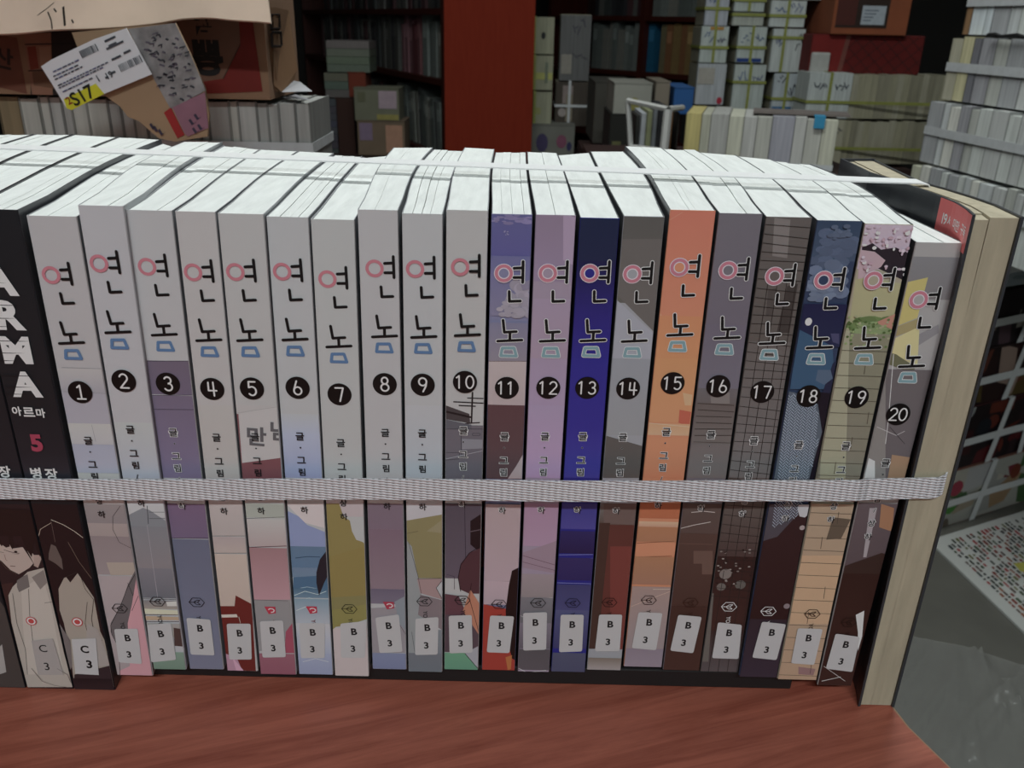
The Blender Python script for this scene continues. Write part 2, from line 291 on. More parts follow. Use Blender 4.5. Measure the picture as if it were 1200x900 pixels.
ART = {
1: """b g 9c9a9a 8c8a92 130 240
b g 8e8c96 908e98 240 385
b g a0a09e 9c9ca0 385 480
b g 8c90a0 9294a4 482 615
b g a0a09e a09c9c 618 760
b l 77767c .6 290,122 480,128
b l 77767c .5 300,235 520,245
b l 808086 .5 430,390 450,470
c g 7e7676 7a7274 0 90
c g 8e8280 8c807e 90 150
c g 7c7072 84787a 150 330
c p 94887e 500,275 700,275 700,335 520,335
c g 94888a 8e8284 335 860
c l 2a2426 .5 565,10 530,60 530,120 560,180 620,210
c p 5a5456 640,300 600,380 570,470 520,560 520,600 560,680 600,700 610,640 640,440 660,380
c l 1a1618 .7 640,320 600,390 565,480 520,570 525,610 570,700
c l 1a1618 .6 600,370 625,430 650,350
c p b08088 640,350 720,830 560,830 565,780 610,760 600,560 620,470
c l 241418 .6 620,500 650,430
c l 241418 .6 560,720 565,810""",
2: """b g 9ca0a0 9498a4 380 640
c g a4a6a8 a0a2a4 0 60
c p 70747a 590,60 630,40 670,20 700,30 790,90 790,110 590,105
c l 24262c .8 690,10 696,95
c l 34363c .6 700,40 790,40
c l 34363c .6 700,70 790,70
c g 6e7076 767074 105 300
c g 6c6a72 5c5e66 300 440
c l 8c8890 .6 690,100 740,440
c l 2a2a30 .8 650,445 850,450
c g 6e6c70 8a827a 450 490
c p b0b0ac 780,460 860,455 860,480 785,480
c p c0b09a 660,490 840,500 840,520 660,515
c l 3c3028 .8 660,520 850,520
c p a08a72 660,525 840,530 840,545 660,545
c l 3c3028 .8 670,552 850,552
c g 8a8684 88847e 556 620
c p 443230 815,580 880,590 880,670 820,665
c g 6e8476 5c7466 690 790""",
3: """b g 5e5464 5e5468 92 250
b g 62586c 6a607c 254 640
b l 1c1826 .6 680,92 900,92
b l 1c1826 .6 680,252 920,252
b l 1c1826 .6 680,318 920,320
c g 66526c 62546e 0 162
c l 1c1826 .7 780,162 1000,162
c g 585c70 66687c 165 790""",
4: """b g 9c9a98 9c9896 300 640
c g a09896 9a9290 0 150
c l 3c3434 .6 970,152 1150,152
c g 988c8c a0948e 155 230
c l 3c3434 .6 970,232 1170,232
c g a89a90 a6968c 235 480
c p 5c2420 1000,340 1020,360 1030,470 1020,470
c p 5c1c18 1015,480 1100,480 1105,430 1180,470 1200,790 1060,790 1040,580 1020,560
c p b8a8a0 1030,520 1110,518 1115,532 1030,534
c l c0b0a8 .5 1120,530 1128,560
c p 9c7488 1050,700 1110,720 1140,790 1060,790
c p b8889c 1090,720 1150,790 1110,790""",
5: """e g 9c9a9a 9c9a9a 300 340
e p 6a4046 95,340 118,340 135,570 325,545 325,700 120,700
e p a09e9e 118,340 320,300 320,545 135,570
e l 8a8888 .5 95,338 310,305
f g 8c928a 90968e 0 65
f l 3c3c3c .5 150,70 340,62
f g a09e9c 9a8c8c 72 200
f l 4c2c34 1 160,205 350,198
f g 8a686c a07a82 206 450
f p 7c7a7c 180,450 360,450 370,560 340,620 330,690 200,690
f l 54484c .7 190,450 350,455
f p 8c3c50 340,600 370,560 385,640 388,700 335,700
f g 84505e 7a4656 700 810""",
6: """e g 9a9ea2 949cb0 340 440
e g 949cb0 8088a8 440 640
f p b0a8a8 340,0 540,0 540,120 430,90
f p 7480a4 340,30 400,60 440,100 540,140 540,220 350,200
f g 506880 4c6884 200 300
f g 5c7088 5c7288 300 345
f p 3c5c78 375,345 540,335 540,400 375,400
f l 243c54 1 385,255 440,248 500,250
f l 88a0ac .8 385,400 440,390 500,400
f g 3c5c74 5a7488 395 440
f l a0b0b8 1 380,430 430,410 490,425 530,410
f l a0b0b8 .8 400,460 450,440 510,460
f g 6c8494 989ca4 445 560
f l a8b4bc 1 390,500 440,480
f g a4a4a8 8c94a8 560 700
f g 8890a8 7c84a0 700 800
f l b0b4bc .7 420,740 480,725 540,740
f p 201c24 538,210 500,260 484,320 484,370 496,430 520,370 540,330""",
7: """e g 9c9e9e a09c9c 640 770
f g a09698 a09698 0 60
f p 7c7040 520,0 590,0 610,60 640,80 650,130 670,170 700,180 720,200 725,540 700,545 600,575 555,580
f p 7c6e3c 540,250 710,200 720,430 550,440
f g a89c9c a89c9c 582 830
f p 7a7440 550,440 720,430 725,540 660,560 590,565 560,590
f p 746e44 550,440 725,430 725,470 555,500""",
8: """e g 9c9c9e 9c9c9c 640 760
f g 6a5c68 6c5c6a 0 120
f g 6c5866 786670 120 400
f g 5c5466 686070 400 470
f p 807a80 740,490 900,480 900,700 745,700
f p 747c84 850,460 905,430 905,600 870,560
f l 2c2428 .5 870,560 905,620
f g 6c7490 646c8c 700 780""",
9: """e g 9c9ea2 949ca4 300 640
f g a4a2a6 a09ea2 0 80
f p 78704c 905,80 1080,50 1085,350 960,350 905,200
f p 80785c 1000,130 1080,70 1085,140
f l 403828 .5 905,140 960,130
f g 6e7278 5e646e 590 800
f p 7e8284 905,170 930,200 975,420 1000,800 900,800
f p 8c7474 955,352 1080,352 1045,395 1075,450 970,420
f l 241c1c .6 955,352 1080,350
f l 241c1c .7 1080,350 1045,395 1075,450
f l 302c30 .5 915,180 960,340 975,420
f p 706468 970,425 1085,455 1085,600 960,520
f l 34383c .5 930,600 960,790
f l 34383c .5 950,600 980,790
f l 34383c .5 970,640 1000,790
f g 60646c 5c646c 700 800""",
10: """h p 3c3638 90,300 200,340 205,385 90,365
h l 1c1618 2.5 95,330 205,355
h l 1c1618 2 215,240 210,380
h l 1c1618 1.6 125,283 270,290
h l 1c1618 1.6 150,300 230,304
h l 1c1618 1.4 190,265 275,268
h l 2c2224 1.5 180,385 250,380
h g 5c5860 585660 392 700
h p 505058 90,365 210,390 210,412 90,405
h l 1c1a20 .6 90,410 270,410
h l 24222a .6 160,410 165,550
h l 24222a .5 215,430 250,430 250,440 215,440 215,430
h l 8c8c94 .7 90,550 270,510
h l 2c2a32 .5 90,520 155,520 150,550 90,555
h p 74747c 165,455 270,460 270,500 165,505
i g 48404a 544a56 0 350
i l 2c2430 .7 178,0 184,300
i p 1c1014 205,80 265,40 265,240 205,190
i l 50444c 1.4 205,130 265,118
i p 44282e 265,200 200,230 160,280 148,340 155,400 200,420 265,420
i l 140a0e .9 265,190 200,230 160,285 148,345 160,410
i l 2c2630 .5 95,330 130,340 130,400
i p 54343c 80,420 150,430 190,520 80,520
i g 4c3c44 483840 520 695
i p a06850 205,400 250,470 250,620 210,560 170,500
i l 241014 .7 210,370 200,440 245,600
i g 58886c 50806a 698 790
i p 8c8c94 180,700 250,660 250,780
i l 140c10 .9 180,700 245,775""",
11: """g g 50507e 4c4a80 60 280
g s 706890 430,110 75 28 22
g s 746c92 330,110 40 16 10
g s 7c7898 372,172 16 12 6
g g 5a5a84 6e6a84 280 560
g s 86808e 450,480 70 90 40
g s 8a8490 400,530 60 50 24
g p 746e84 500,380 440,410 450,440 490,430
g g 6c6a82 78727e 590 770
h g a09494 9c8e90 90 295
h l 4c3838 .6 290,90 470,90
h g 50363a 4e3c40 295 640
h p 9a8c8e 460,510 455,640 380,640 420,580
i g 968486 9c8890 0 360
i l 6a5058 .5 265,360 390,360
i g a08c94 9a8890 360 470
i p 8c2c20 260,465 430,500 430,790 255,790
i p 1c0c0c 440,290 400,310 385,380 370,500 380,640 400,720 430,740
i p 9c5c2c 370,715 400,705 395,770 380,775""",
12: """g g 78687c 80708a 60 400
g p 907e96 640,80 700,100 700,330 640,300
g g 8a7a90 8c7a8c 480 760
h g 8a7a92 8e7c98 80 300
h g 8e7e9a 9a7ea0 300 640
i g 8e7088 947890 0 200
i p 84707e 450,230 620,170 620,330 450,300
i l 5c4250 .8 440,240 610,290
i l 5c4250 .7 440,270 610,315
i g 86787e 7c7274 330 440
i l a09c9c .9 430,450 590,440
i g 68666c 5a585e 440 560
i l a0a0a0 .7 430,520 520,560 580,600
i g 6c6470 544e58 560 680
i g 4a464a 504a50 682 780
i l b0b0b0 .8 430,770 470,790 560,780""",
13: """g g 121c3a 141c3c 100 300
g g 14143c 1e1668 300 560
g g 1e1668 1e1a78 560 800
g l 5a5cae .6 760,800 840,775
h g 1e1a78 241e7c 80 400
h g 241e7c 323086 400 640
i g 2c2c74 3c3880 0 120
i g 241e52 1e1440 130 235
i l 6064a0 .9 610,240 780,238
i l 6064a0 .6 610,270 780,255
i g 2a2254 241c50 255 360
i l 7074a4 .8 600,370 780,375
i l 7074a4 .6 600,410 700,400 770,380
i g 34345e 3c3c68 380 500
i g 44466c 30305a 500 680
i l 6c6c90 .8 590,720 740,700
i l 6c6c90 .7 590,750 740,740
i g 44465e 40425c 700 790""",
14: """g g 4e4c4a 54524e 80 500
g p 8a8c96 885,480 1060,640 1060,800 840,800 870,600
g p 5a5654 905,200 1130,200 1070,640 890,460
h g 7e828a 808286 80 440
h p 504c4a 835,440 1010,490 1010,640 815,640
i g 64605e 4c3e38 0 100
i p 5c4c48 830,0 985,0 975,100 830,95
i g 502a24 5a2a24 100 680
i p 3c2822 785,90 860,90 800,680 750,680
i p 68302a 860,200 960,200 930,680 860,690
i g 6e6258 8c8484 725 780""",
15: """j g b06450 c07054 60 560
j l c87860 .8 140,110 200,75
j p cc8064 90,540 130,600 90,600
j g c4744e c87c50 560 900
h g c47c50 b87c56 80 380
k p b8906c 200,240 245,250 240,300 210,300
k p a4503c 185,320 240,330 230,400 180,380
k g b88864 c09070 385 440
k l c49c84 .8 20,380 230,400
k g b87654 b87050 450 640
i g a05a36 9c5838 0 70
i g c09478 a88068 85 110
i g 986848 94664a 110 180
i l 744830 .7 975,185 1160,175
i l 744830 .7 970,250 1150,245
i l 744830 .8 965,320 1145,310
i g 94684a 8c6450 250 380
i g 8c7670 847678 390 680
i l c0a898 .6 1060,400 1140,400
i l b09888 .6 960,480 1060,440 1140,410
i g 786c78 807480 680 770""",
16: """j g 605c64 5e5864 80 600
j g 5e5866 625e6a 600 900
k g 5c585c 5a5454 220 290
k p 6e6866 330,240 350,600 420,600 420,240
k g 58504e 625c5a 290 480
k l 38302e 1 270,290 440,300
k l 38302e 1 270,320 440,330
k l 38302e 1 262,350 430,355
k l 38302e 1 262,380 430,385
k l 38302e 1 255,410 430,410
k l 38302e 1 255,440 430,440
k l 443c3a .8 250,470 430,475
k g 625c5c 686262 480 640
l g 4c403c 4c3c38 0 140
l l b0a8a4 .8 240,40 300,35 350,40
l l b0a8a4 .8 190,115 250,100 330,85
l g 48342e 402a24 140 480
l p 5a443c 250,220 340,220 340,330 290,330 290,280 250,280
l l 604840 .6 180,185 340,190
l g 3a241e 3e2620 480 790""",
17: """j g 544e4c 504a46 90 900
j p 6c6664 630,100 705,110 690,290 620,280
j p 383230 690,420 740,410 700,640 640,640
j p 443e3c 600,440 640,430 620,560 590,560
k g 585250 646060 0 640
l g 504844 40302e 0 250
l g 2c1a18 38201c 250 600
l g 342220 4c4446 600 790
l c 6c6460 400,330 34
l c 5c5652 380,390 26
l c 54504c 470,380 30
l p 5a5450 310,420 345,420 320,740 285,740""",
18: """j g 283850 38465c 100 300
j s 46526a 900,250 110 90 40
j s 56627a 880,400 100 90 50
j s 5e6a80 840,440 70 50 24
j s 4a566c 940,170 50 40 16
j g 16183a 1c2240 500 700
j c c0c4d0 787,585 17 1.2
j p 3c3c5c 890,640 930,640 930,690 900,680
j p 2c4a66 740,620 900,700 900,720 910,900 700,900
k p 1c2038 900,100 950,60 900,280 850,240
k p 44566c 830,130 890,130 900,170 860,200 820,180
k p 14101c 800,230 900,240 850,640 780,640 850,420
k p 4a5460 690,230 720,235 830,290 850,420 810,560 790,640 620,640
l g 2c1a1c 281414 0 560
l p 403c44 580,0 760,0 760,20 640,150 575,170
l p a0a0a4 740,0 795,0 790,40 770,60 745,55 735,20
l c 8c8080 757,108 15
l c 74686c 685,475 18
l g 2c2028 302632 540 820""",
19: """j g a898a4 a090a0 100 340
j p 241c24 1040,240 1090,220 1130,250 1200,240 1290,280 1290,420 1120,340 1040,330
j p a08890 1030,250 1100,260 1150,300 1130,330 1080,360 1060,420 1020,400
j p 94906c 1010,390 1060,380 1290,420 1290,620 980,600
j s 5c6e40 1110,625 150 70 60
j s 74845a 1130,640 150 60 40
k p a07060 1100,-90 1280,-170 1280,-40 1200,-50
k g 74725e 706c60 -40 640
k p 8c8a74 880,-60 980,-60 960,640 840,640
l g 94806a 9c8068 0 830
l p a88a6c 740,240 950,240 900,560 700,560
l p 4c3c34 1010,0 1080,0 1060,80 1000,60
l p 54483c 900,60 985,70 940,160 870,165 890,100
l p 6c5c50 1000,30 1030,30 990,290 960,270
l p 806060 740,760 820,770 810,800 740,795""",
20: """k g 707074 6c686a -400 -200
j p 767478 1200,700 1400,600 1400,640 1240,740
k p a89c5c 1085,-240 1350,-300 1300,-110 1075,-20
k p 8c8058 1075,-20 1310,-110 1300,-60 1080,20
k p b0a878 1120,20 1310,-70 1300,120
k p 5c5c44 1100,40 1200,60 1290,120 1280,150 1090,80
k g 5c5658 585256 130 640
k p 74706e 1110,-10 1150,0 1150,640 1050,640 1080,300
k l b8b4b4 .8 1188,60 1165,350 1150,480
k l 9c989a .8 1110,400 1200,440 1240,420
k l 2c282c .6 1170,400 1240,480
k p c0c0c0 1060,540 1100,560 1100,640 1040,640
k p 8c7058 1180,530 1280,545 1250,640 1160,640
l g 54484c 4c4044 0 330
l p 8c6448 1130,0 1190,20 1180,130 1120,110
l p 8c8488 1075,20 1110,20 1060,250 1045,250
l p 30201c 960,290 1130,230 1180,240 1100,560 900,560
l g 2c1814 341e1a 330 900
l p c8c8c8 1010,520 1050,500 1040,620 1020,690 1020,600
l l a0a0a0 .7 860,760 960,830
l l d0d0d0 .9 850,830 940,810""",
}
random.seed(7)
def extra(n, pr):
    L = []
    if n == 5:                                  # printed sign in the drawing: heavy grey letters
        pr.text('\ub9cc', pr.P(301, 511), .0085, alb('505054'), .03, -.08); pr.text('\ub118', pr.P(327, 505), .0085, alb('505054'), .03, -.08); pr.layer()
    if n == 17:
        for r in range(44):
            y = 262+r*10.6; x0 = 893-(y-255)*.16
            pr.stroke([pr.P(x0-6, y), pr.P(x0+60, y+5+3*math.sin(r))], .00022, alb('241c1a'))
            if y > 690: break
        for k in range(5):
            x = 900+k*11; pr.stroke([pr.P(x, 330), pr.P(x-72, 800)], .00024, alb('241c1a'))
        pr.layer()
        for _ in range(40):
            x = random.uniform(838, 880); y = random.uniform(640, 690); pr.ell(pr.P(x, y), .0006, .0004, alb(random.choice(['6c6460', '241614', '847c78'])), 6)
    if n == 18:
        for r in range(46):
            for k in range(13):
                x = 923+k*3.6-(r*2.0)*.19; y = 462+r*3.4+(1.5 if k % 2 else 0)
                if x > 957-(0 if y < 520 else (y-520)*.28) or x < 905-(y-560)*.12 and y > 500: continue
                if y > 600+ (x-900)*-.5 +20: continue
                d = 1.7 if k % 2 else -1.7
                pr.stroke([pr.P(x-1.6, y+d), pr.P(x+1.6, y-d)], .00024, alb('909cac'))
    if n == 19:
        for _ in range(90):
            t = random.random(); x = random.uniform(1008, 1072); y = random.uniform(264, 322)
            if 289+ (x-1010)*.1 < y < 312 and random.random() < .75: continue
            pr.ell(pr.P(x, y), random.uniform(.0004, .0011), random.uniform(.0004, .0009), alb(random.choice(['b4a4b0', 'a494a0', 'a08490', 'c0b4bc'])), 7)
        for _ in range(90):
            pr.ell(pr.P(random.uniform(990, 1062), random.uniform(370, 406)), .0006, .0005, alb(random.choice(['566a3c', '7c8c5c', '8a8a6c', '44582c'])), 6)
        pr.layer()
        for r in range(28):
            y = 409+r*14.6; x0 = 1034-(y-300)*.18
            if y > 790: break
            pr.stroke([pr.P(x0-50, y), pr.P(x0+(46 if y < 560 else 28), y+3)], .00022, alb('443a30'))
            if r % 2: xx = x0-12+(r % 3)*14; pr.stroke([pr.P(xx, y), pr.P(xx-2, y+14)], .00022, alb('443a30'))
    if n == 20:
        for r in range(9):
            y = 445+r*16; pr.stroke([pr.P(1090-r*3.5, y+6), pr.P(1120, y-4)], .0002, alb('302a2c'))
    pr.layer()

def curve3(a, b, c, n):            # smooth line through three plan points
    out = []
    for i in range(n+1):
        t = i/n; u = t*2
        y = a[1]+(c[1]-a[1])*t
        ys = (a[1], b[1], c[1]); xs = (a[0], b[0], c[0]); x = 0
        for j in range(3):
            l = xs[j]
            for k in range(3):
                if k != j: l *= (y-ys[k])/(ys[j]-ys[k])
            x += l
        out.append([x, y])
    sl = (out[1][0]-out[0][0])*n
    for i in range(n+1):
        t = i/n; out[i][0] -= sl*.9*t*(1-t)**5
    return [tuple(p) for p in out]
def book_body(root, q, D, zt, zb, Lc, Rc, ccol, pagem, seed, cov=.0003, sink=.0006, nsl=6, side=None):
    """q: spine corners TL TR BR BL (x,z). Lc, Rc: plan lines of the two covers going back."""
    rnd = random.Random(seed); (x0, _), (x1, _), (x2, _), (x3, _) = q
    dl, dr = x3-x0, x2-x1; xm0, xm1 = x0, x1
    def bot(x): t = (x-xm0)/(xm1-xm0); t = max(0, min(1, t)); return dl+(dr-dl)*t
    r = .0005
    path = [Vector((x, y, 0)) for x, y in reversed(Lc[1:])]+[Vector((x0, D+r, 0)), Vector((x0+r*.3, D+r*.3, 0)), Vector((x0+r, D, 0))]
    path += [Vector((x1-r, D, 0)), Vector((x1-r*.3, D+r*.3, 0)), Vector((x1, D+r, 0))]+[Vector((x, y, 0)) for x, y in Rc[1:]]
    sh = [dl]*(len(Lc)-1)+[dl]*3+[dr]*3+[dr]*(len(Rc)-1)
    m_ = MB(); n = len(path); inner = []
    for i, p in enumerate(path):
        a = path[max(0, i-1)]; b = path[min(n-1, i+1)]; d = (b-a).normalized(); inner.append(p+Vector((-d.y, d.x, 0))*cov)
    cc = ccol
    for i in range(n-1):
        if side: cc = ccol if len(Lc)-1 <= i <= n-len(Rc)-1 else side
        a, b, c, d = path[i], path[i+1], inner[i+1], inner[i]; s0, s1 = sh[i], sh[i+1]
        m_.hexa([(a.x+s0, a.y, zb), (b.x+s1, b.y, zb), (c.x+s1, c.y, zb), (d.x+s0, d.y, zb), (a.x, a.y, zt), (b.x, b.y, zt), (c.x, c.y, zt), (d.x, d.y, zt)], cc)
    m_.build('cover', M_cover, root)
    # page block: groups of leaves with fine dark joints, edges a touch uneven
    pb = MB(); cuts = sorted([0, 1]+[(k+rnd.uniform(-.3, .3))/nsl for k in range(1, nsl)])
    m2 = len(Lc)
    def pt(k, t):
        a = Lc[k]; b = Rc[k]; w = b[0]-a[0]; e = (cov+.00005)/max(w, .004)
        tt = e+(1-2*e)*t; f = .0008 if k == 0 else 0
        return (a[0]+(b[0]-a[0])*tt, a[1]+(b[1]-a[1])*tt+f-(.0006 if k == m2-1 else 0))
    for j in range(nsl):
        g = .00006*rnd.choice([.5, 1, 2.0]); w = abs(Rc[0][0]-Lc[0][0]); g = g/w
        t0 = cuts[j]+(g if j else 0); t1 = cuts[j+1]-(g if j < nsl-1 else 0); h = zt-sink*rnd.uniform(.1, 1)
        wob = rnd.uniform(-.02, .02)
        for k in range(m2-1):
            a = pt(k, t0); b = pt(k, t1); c = pt(k+1, t1); d = pt(k+1, t0)
            sa, sb = dl+(dr-dl)*t0, dl+(dr-dl)*t1
            pb.hexa([(a[0]+sa, a[1], zb+.0006), (b[0]+sb, b[1], zb+.0006), (c[0]+sb, c[1], zb+.0006), (d[0]+sa, d[1], zb+.0006), (a[0], a[1], h), (b[0], b[1], h), (c[0], c[1], h), (d[0], d[1], h)])
    pb.build('page_block', pagem, root)
def hexlogo(pr, c, r, col):
    k = .00032
    P = [(c[0]+r*math.cos(math.radians(60*i)), c[1]+r*.78*math.sin(math.radians(60*i))) for i in range(6)]
    pr.stroke(P+[P[0]], k, col)
    q = r*.45
    pr.stroke([(c[0]-q*.9, c[1]), (c[0], c[1]+q*.7), (c[0]+q, c[1]+q*.8)], k, col); pr.stroke([(c[0]-q*.9, c[1]), (c[0]+q*.2, c[1]), (c[0]+q, c[1]+q*.8)], k, col)
    pr.stroke([(c[0]-q*.9, c[1]), (c[0]-q*.1, c[1]-q*.8), (c[0]+q, c[1]-q*.8), (c[0]+q*.2, c[1])], k, col); pr.stroke([P[3], (c[0]-q*.9, c[1])], k, col); pr.layer()

# strokes of the title, measured once, metres from the ring's centre
REFD = .3082
def rel10(px, py, o=(539.3, 312.5)):
    a = at(px, py, REFD); b = at(o[0], o[1], REFD); return (a.x-b.x, a.z-b.z)
def G(*a): return [rel10(500+x/4, 230+y/4) for x, y in a]
T_BLACK = [G((247, 274), (247, 373)), G((205, 306), (247, 304)), G((205, 350), (247, 350)), G((184, 416), (186, 463), (238, 461)), G((158, 552), (165, 609), (222, 606)), G((192, 609), (192, 647)), G((134, 651), (249, 646))]
T_BOX = G((157, 684), (213, 684), (224, 722), (151, 720), (157, 684))
def solve_D(top, bot, H):
    rt = ray(*top); rb = ray(*bot); return H/(rt.z/rt.y-rb.z/rb.y)
FIRST = {}
NUMW = 'one two three four five six seven eight nine ten eleven twelve thirteen fourteen fifteen sixteen seventeen eighteen nineteen twenty'.split()
EXW = {1: ', right beside the black series', 2: ', standing highest, left of the lavender one', 4: ', dark red patch at its foot', 20: ', lowest, against the yellowed book'}
COLW = ['white', 'white', 'white with lavender lower half', 'white', 'white with pink panel', 'white with blue sea picture', 'white with olive patch', 'white with mauve foot', 'white with khaki foot', 'white with grey rooftop drawing',
        'blue-violet cloudy', 'pale lilac', 'deep royal blue', 'grey two-tone', 'orange sunset', 'slate grey and brown', 'dark grey tiled wall', 'navy night sky', 'stone wall and pink blossom', 'grey street scene']
book_zt = []
for n in range(1, 21):
    x0, x1, y0, y1 = TOP[n-1]; c0, c1, yb = BOT[n-1]
    D = solve_D(((x0+x1)/2, (y0+y1)/2), ((c0+c1)/2, yb), .21 if n < 20 else .2062)
    tl, tr, bl, br = at(x0, y0, D), at(x1, y1, D), at(c0, yb, D), at(c1, yb, D)
    zt = (tl.z+tr.z)/2; zb = (bl.z+br.z)/2; book_zt.append(zt)
    g = .00025
    q = [(tl.x+g, zt), (tr.x-g, zt), (br.x-g, zb), (bl.x+g, zb)]
    root = thing('comic_book', '', 'book', ((bl.x+br.x)/2, D, zb), 0, 'numbered comics tied in a row')
    root['label'] = 'comic volume %d, %s spine, numbered %s%s' % (n, COLW[n-1], NUMW[n-1], EXW.get(n, ''))
    sub = thing('tmp', '', ''); bpy.data.objects.remove(sub)
    org = root.location.copy()
    mb_, bb_ = MID[n-1], BCK[n-1]; mr_, br_ = MID[n], BCK[n]
    ctr = 10.5
    ZB = CZ-.0655; L3 = [on(*mb_, ZB), on(*bb_, ZB)]; R3 = [on(*mr_, ZB), on(*br_, ZB)]
    if n == 20: R3 = [p-Vector((.0022, 0, 0)) for p in R3]
    e = .0003
    Lc = curve3((q[0][0], D), (L3[0].x+e, L3[0].y), (L3[1].x+e, L3[1].y), 7)
    Rc = curve3((q[1][0], D), (R3[0].x-e, R3[0].y), (R3[1].x-e, R3[1].y), 7)
    book_body(root, q, D, zt, zb, Lc, Rc, alb(BASE[n-1]), M_page, n, nsl=random.choice([1, 2, 2, 3, 4]), side=alb('74767a') if n < 11 else alb('3a3c40'))
    pr = Print(D, [(q[0][0]+.0002, zt-.0002), (q[1][0]-.0002, zt-.0002), (q[2][0]-.0002, zb+.0002), (q[3][0]+.0002, zb+.0002)])
    pr.raw([(-2, -2), (2, -2), (2, 3), (-2, 3)], alb(BASE[n-1])); pr.layer()
    art(pr, ART[n]); extra(n, pr)
    # title
    dark = n > 10
    rc = pr.P(*RING[n-1]); RR = .0036
    if dark:
        wc = alb('d0d0cc')
        for st in T_BLACK: pr.stroke([(rc[0]+x, rc[1]+z) for x, z in st], .0017, wc)
        pr.ell(rc, RR+.0001, RR+.0001, alb('d8a8b0')); pr.stroke([(rc[0]+x, rc[1]+z) for x, z in T_BOX], .0017, alb('c4d0d4')); pr.layer(); pr.layer()
    pink = alb('a4606c' if not dark else 'a46070')
    ns = 32
    for i in range(ns):
        a, b = 2*math.pi*i/ns, 2*math.pi*(i+1)/ns; ro, ri = RR-.0002, RR-.0014
        pr.raw([(rc[0]+ro*math.cos(a), rc[1]+ro*math.sin(a)), (rc[0]+ro*math.cos(b), rc[1]+ro*math.sin(b)), (rc[0]+ri*math.cos(b), rc[1]+ri*math.sin(b)), (rc[0]+ri*math.cos(a), rc[1]+ri*math.sin(a))], pink)
    if dark: pr.ell(rc, RR-.0018, RR-.0018, alb(BASE[n-1]))
    for st in T_BLACK: pr.stroke([(rc[0]+x, rc[1]+z) for x, z in st], .00112, alb('0a0a0c'))
    pr.stroke([(rc[0]+x, rc[1]+z) for x, z in T_BOX], .0012, alb('44648a' if not dark else '66868e')); pr.layer(); pr.layer()
    bc = pr.P(*BADGE[n-1]); pr.ell(bc, .00475, .00475, alb('050506')); pr.layer()
    s = str(n); off = (len(s)-1)*.0019
    for i, ch in enumerate(s):
        cx = bc[0]-off+i*.0038-(.0006 if ch == '1' and len(s) > 1 else 0); hh = .0052 if len(s) > 1 else .0058
        for st in DIG[ch]: pr.stroke([(cx+x*hh*.95, bc[1]+z*hh) for x, z in st], .00062 if len(s) > 1 else .0007, alb('c8c8c8'))
    if n == 1: pr.stroke([(bc[0]-.0014, bc[1]-.0029), (bc[0]+.0018, bc[1]-.0029)], .0007, alb('c8c8c8'))
    pr.layer(); pr.layer()
    # credit line running down the spine
    lean = (((c0+c1)/2-(x0+x1)/2)/(yb-y0))
    tc = '161618'
    for ch, dy, hh in (('\uae00', 57, .0036), ('\u00b7', 70, .0007), ('\uadf8', 84.5, .0030), ('\ub9bc', 98.5, .0034), ('/', 112, .0022), ('\uc0c1', 127, .0033), ('\ud558', 143, .0033)):
        px = BADGE[n-1][0]+lean*dy-1; py = BADGE[n-1][1]+dy; cc = pr.P(px, py)
        if n in (3, 10) or n > 10: pr.text(ch, cc, hh*1.14, alb('b8b8b8'), .06); pr.layer()
        pr.text(ch, cc, hh, alb(tc), .022); pr.layer()
    if LOGO[n-1]:
        kd, lx, ly, lc = LOGO[n-1]; c = pr.P(lx, ly)
        if kd == 'h': hexlogo(pr, c, .0034, alb(lc))
        else:
            pr.raw([(c[0]-.0026, c[1]+.002), (c[0]+.0022, c[1]+.002), (c[0]+.0022, c[1]-.0014), (c[0]-.001, c[1]-.002)], alb(lc)); pr.layer()
            pr.stroke([(c[0]+x*.0013, c[1]+z*.0011) for x, z in arc(.2, 0, 1, .9, 160, -100)], .0005, alb('c0b4b4')); pr.layer(); pr.layer()
        cc = pr.P(lx+lean*15+1, ly+ (17 if n > 3 else 22)); pr.text('YOU', cc, .0019, alb(lc if kd == 'h' else '5c1c28'), .01, -math.pi/2); pr.layer()
    pr.build('spine_print', root)
    # shelf sticker
    sq = [pr.P(*p) for p in STK[n-1]]; sp = Print(D-pr.step*(pr.k+3), sq); sy = sp.D
    P = [Vector((p[0], sy, p[1])) for p in sq]; st = MB(); cs = []
    for i in range(4):
        a, b, c = P[i-1], P[i], P[(i+1) % 4]
        for t in (0, .5, 1): 
            u = b+(a-b).normalized()*.0009*(1-t)**2+(c-b).normalized()*.0009*t**2; cs.append(u)
    st.poly(list(reversed(cs))); st.mb = None
    so = st.build('shelf_sticker', M_label, root)
    cx = sum(p[0] for p in sq)/4; cz = sum(p[1] for p in sq)/4
    ux = (sq[0][0]+sq[1][0]-sq[2][0]-sq[3][0])/2; uz = (sq[0][1]+sq[1][1]-sq[2][1]-sq[3][1])/2
    vx = (sq[1][0]-sq[0][0]+sq[2][0]-sq[3][0])/2; vz = (sq[1][1]-sq[0][1]+sq[2][1]-sq[3][1])/2; rt = math.atan2(vz, vx)*.5
    sp.text('B', (cx+ux*.24+.0003, cz+uz*.24), .0037, alb('101012'), .035, rt); sp.text('3', (cx-ux*.24-.0001, cz-uz*.24), .0037, alb('101012'), .03, rt)
    lt = sp.build('lettering', root, M_print)
    for ch in list(root.children): 
        ch.location = -org
    lt.parent = so; lt.location = (0, 0, 0)
TOPZ = sum(book_zt)/20

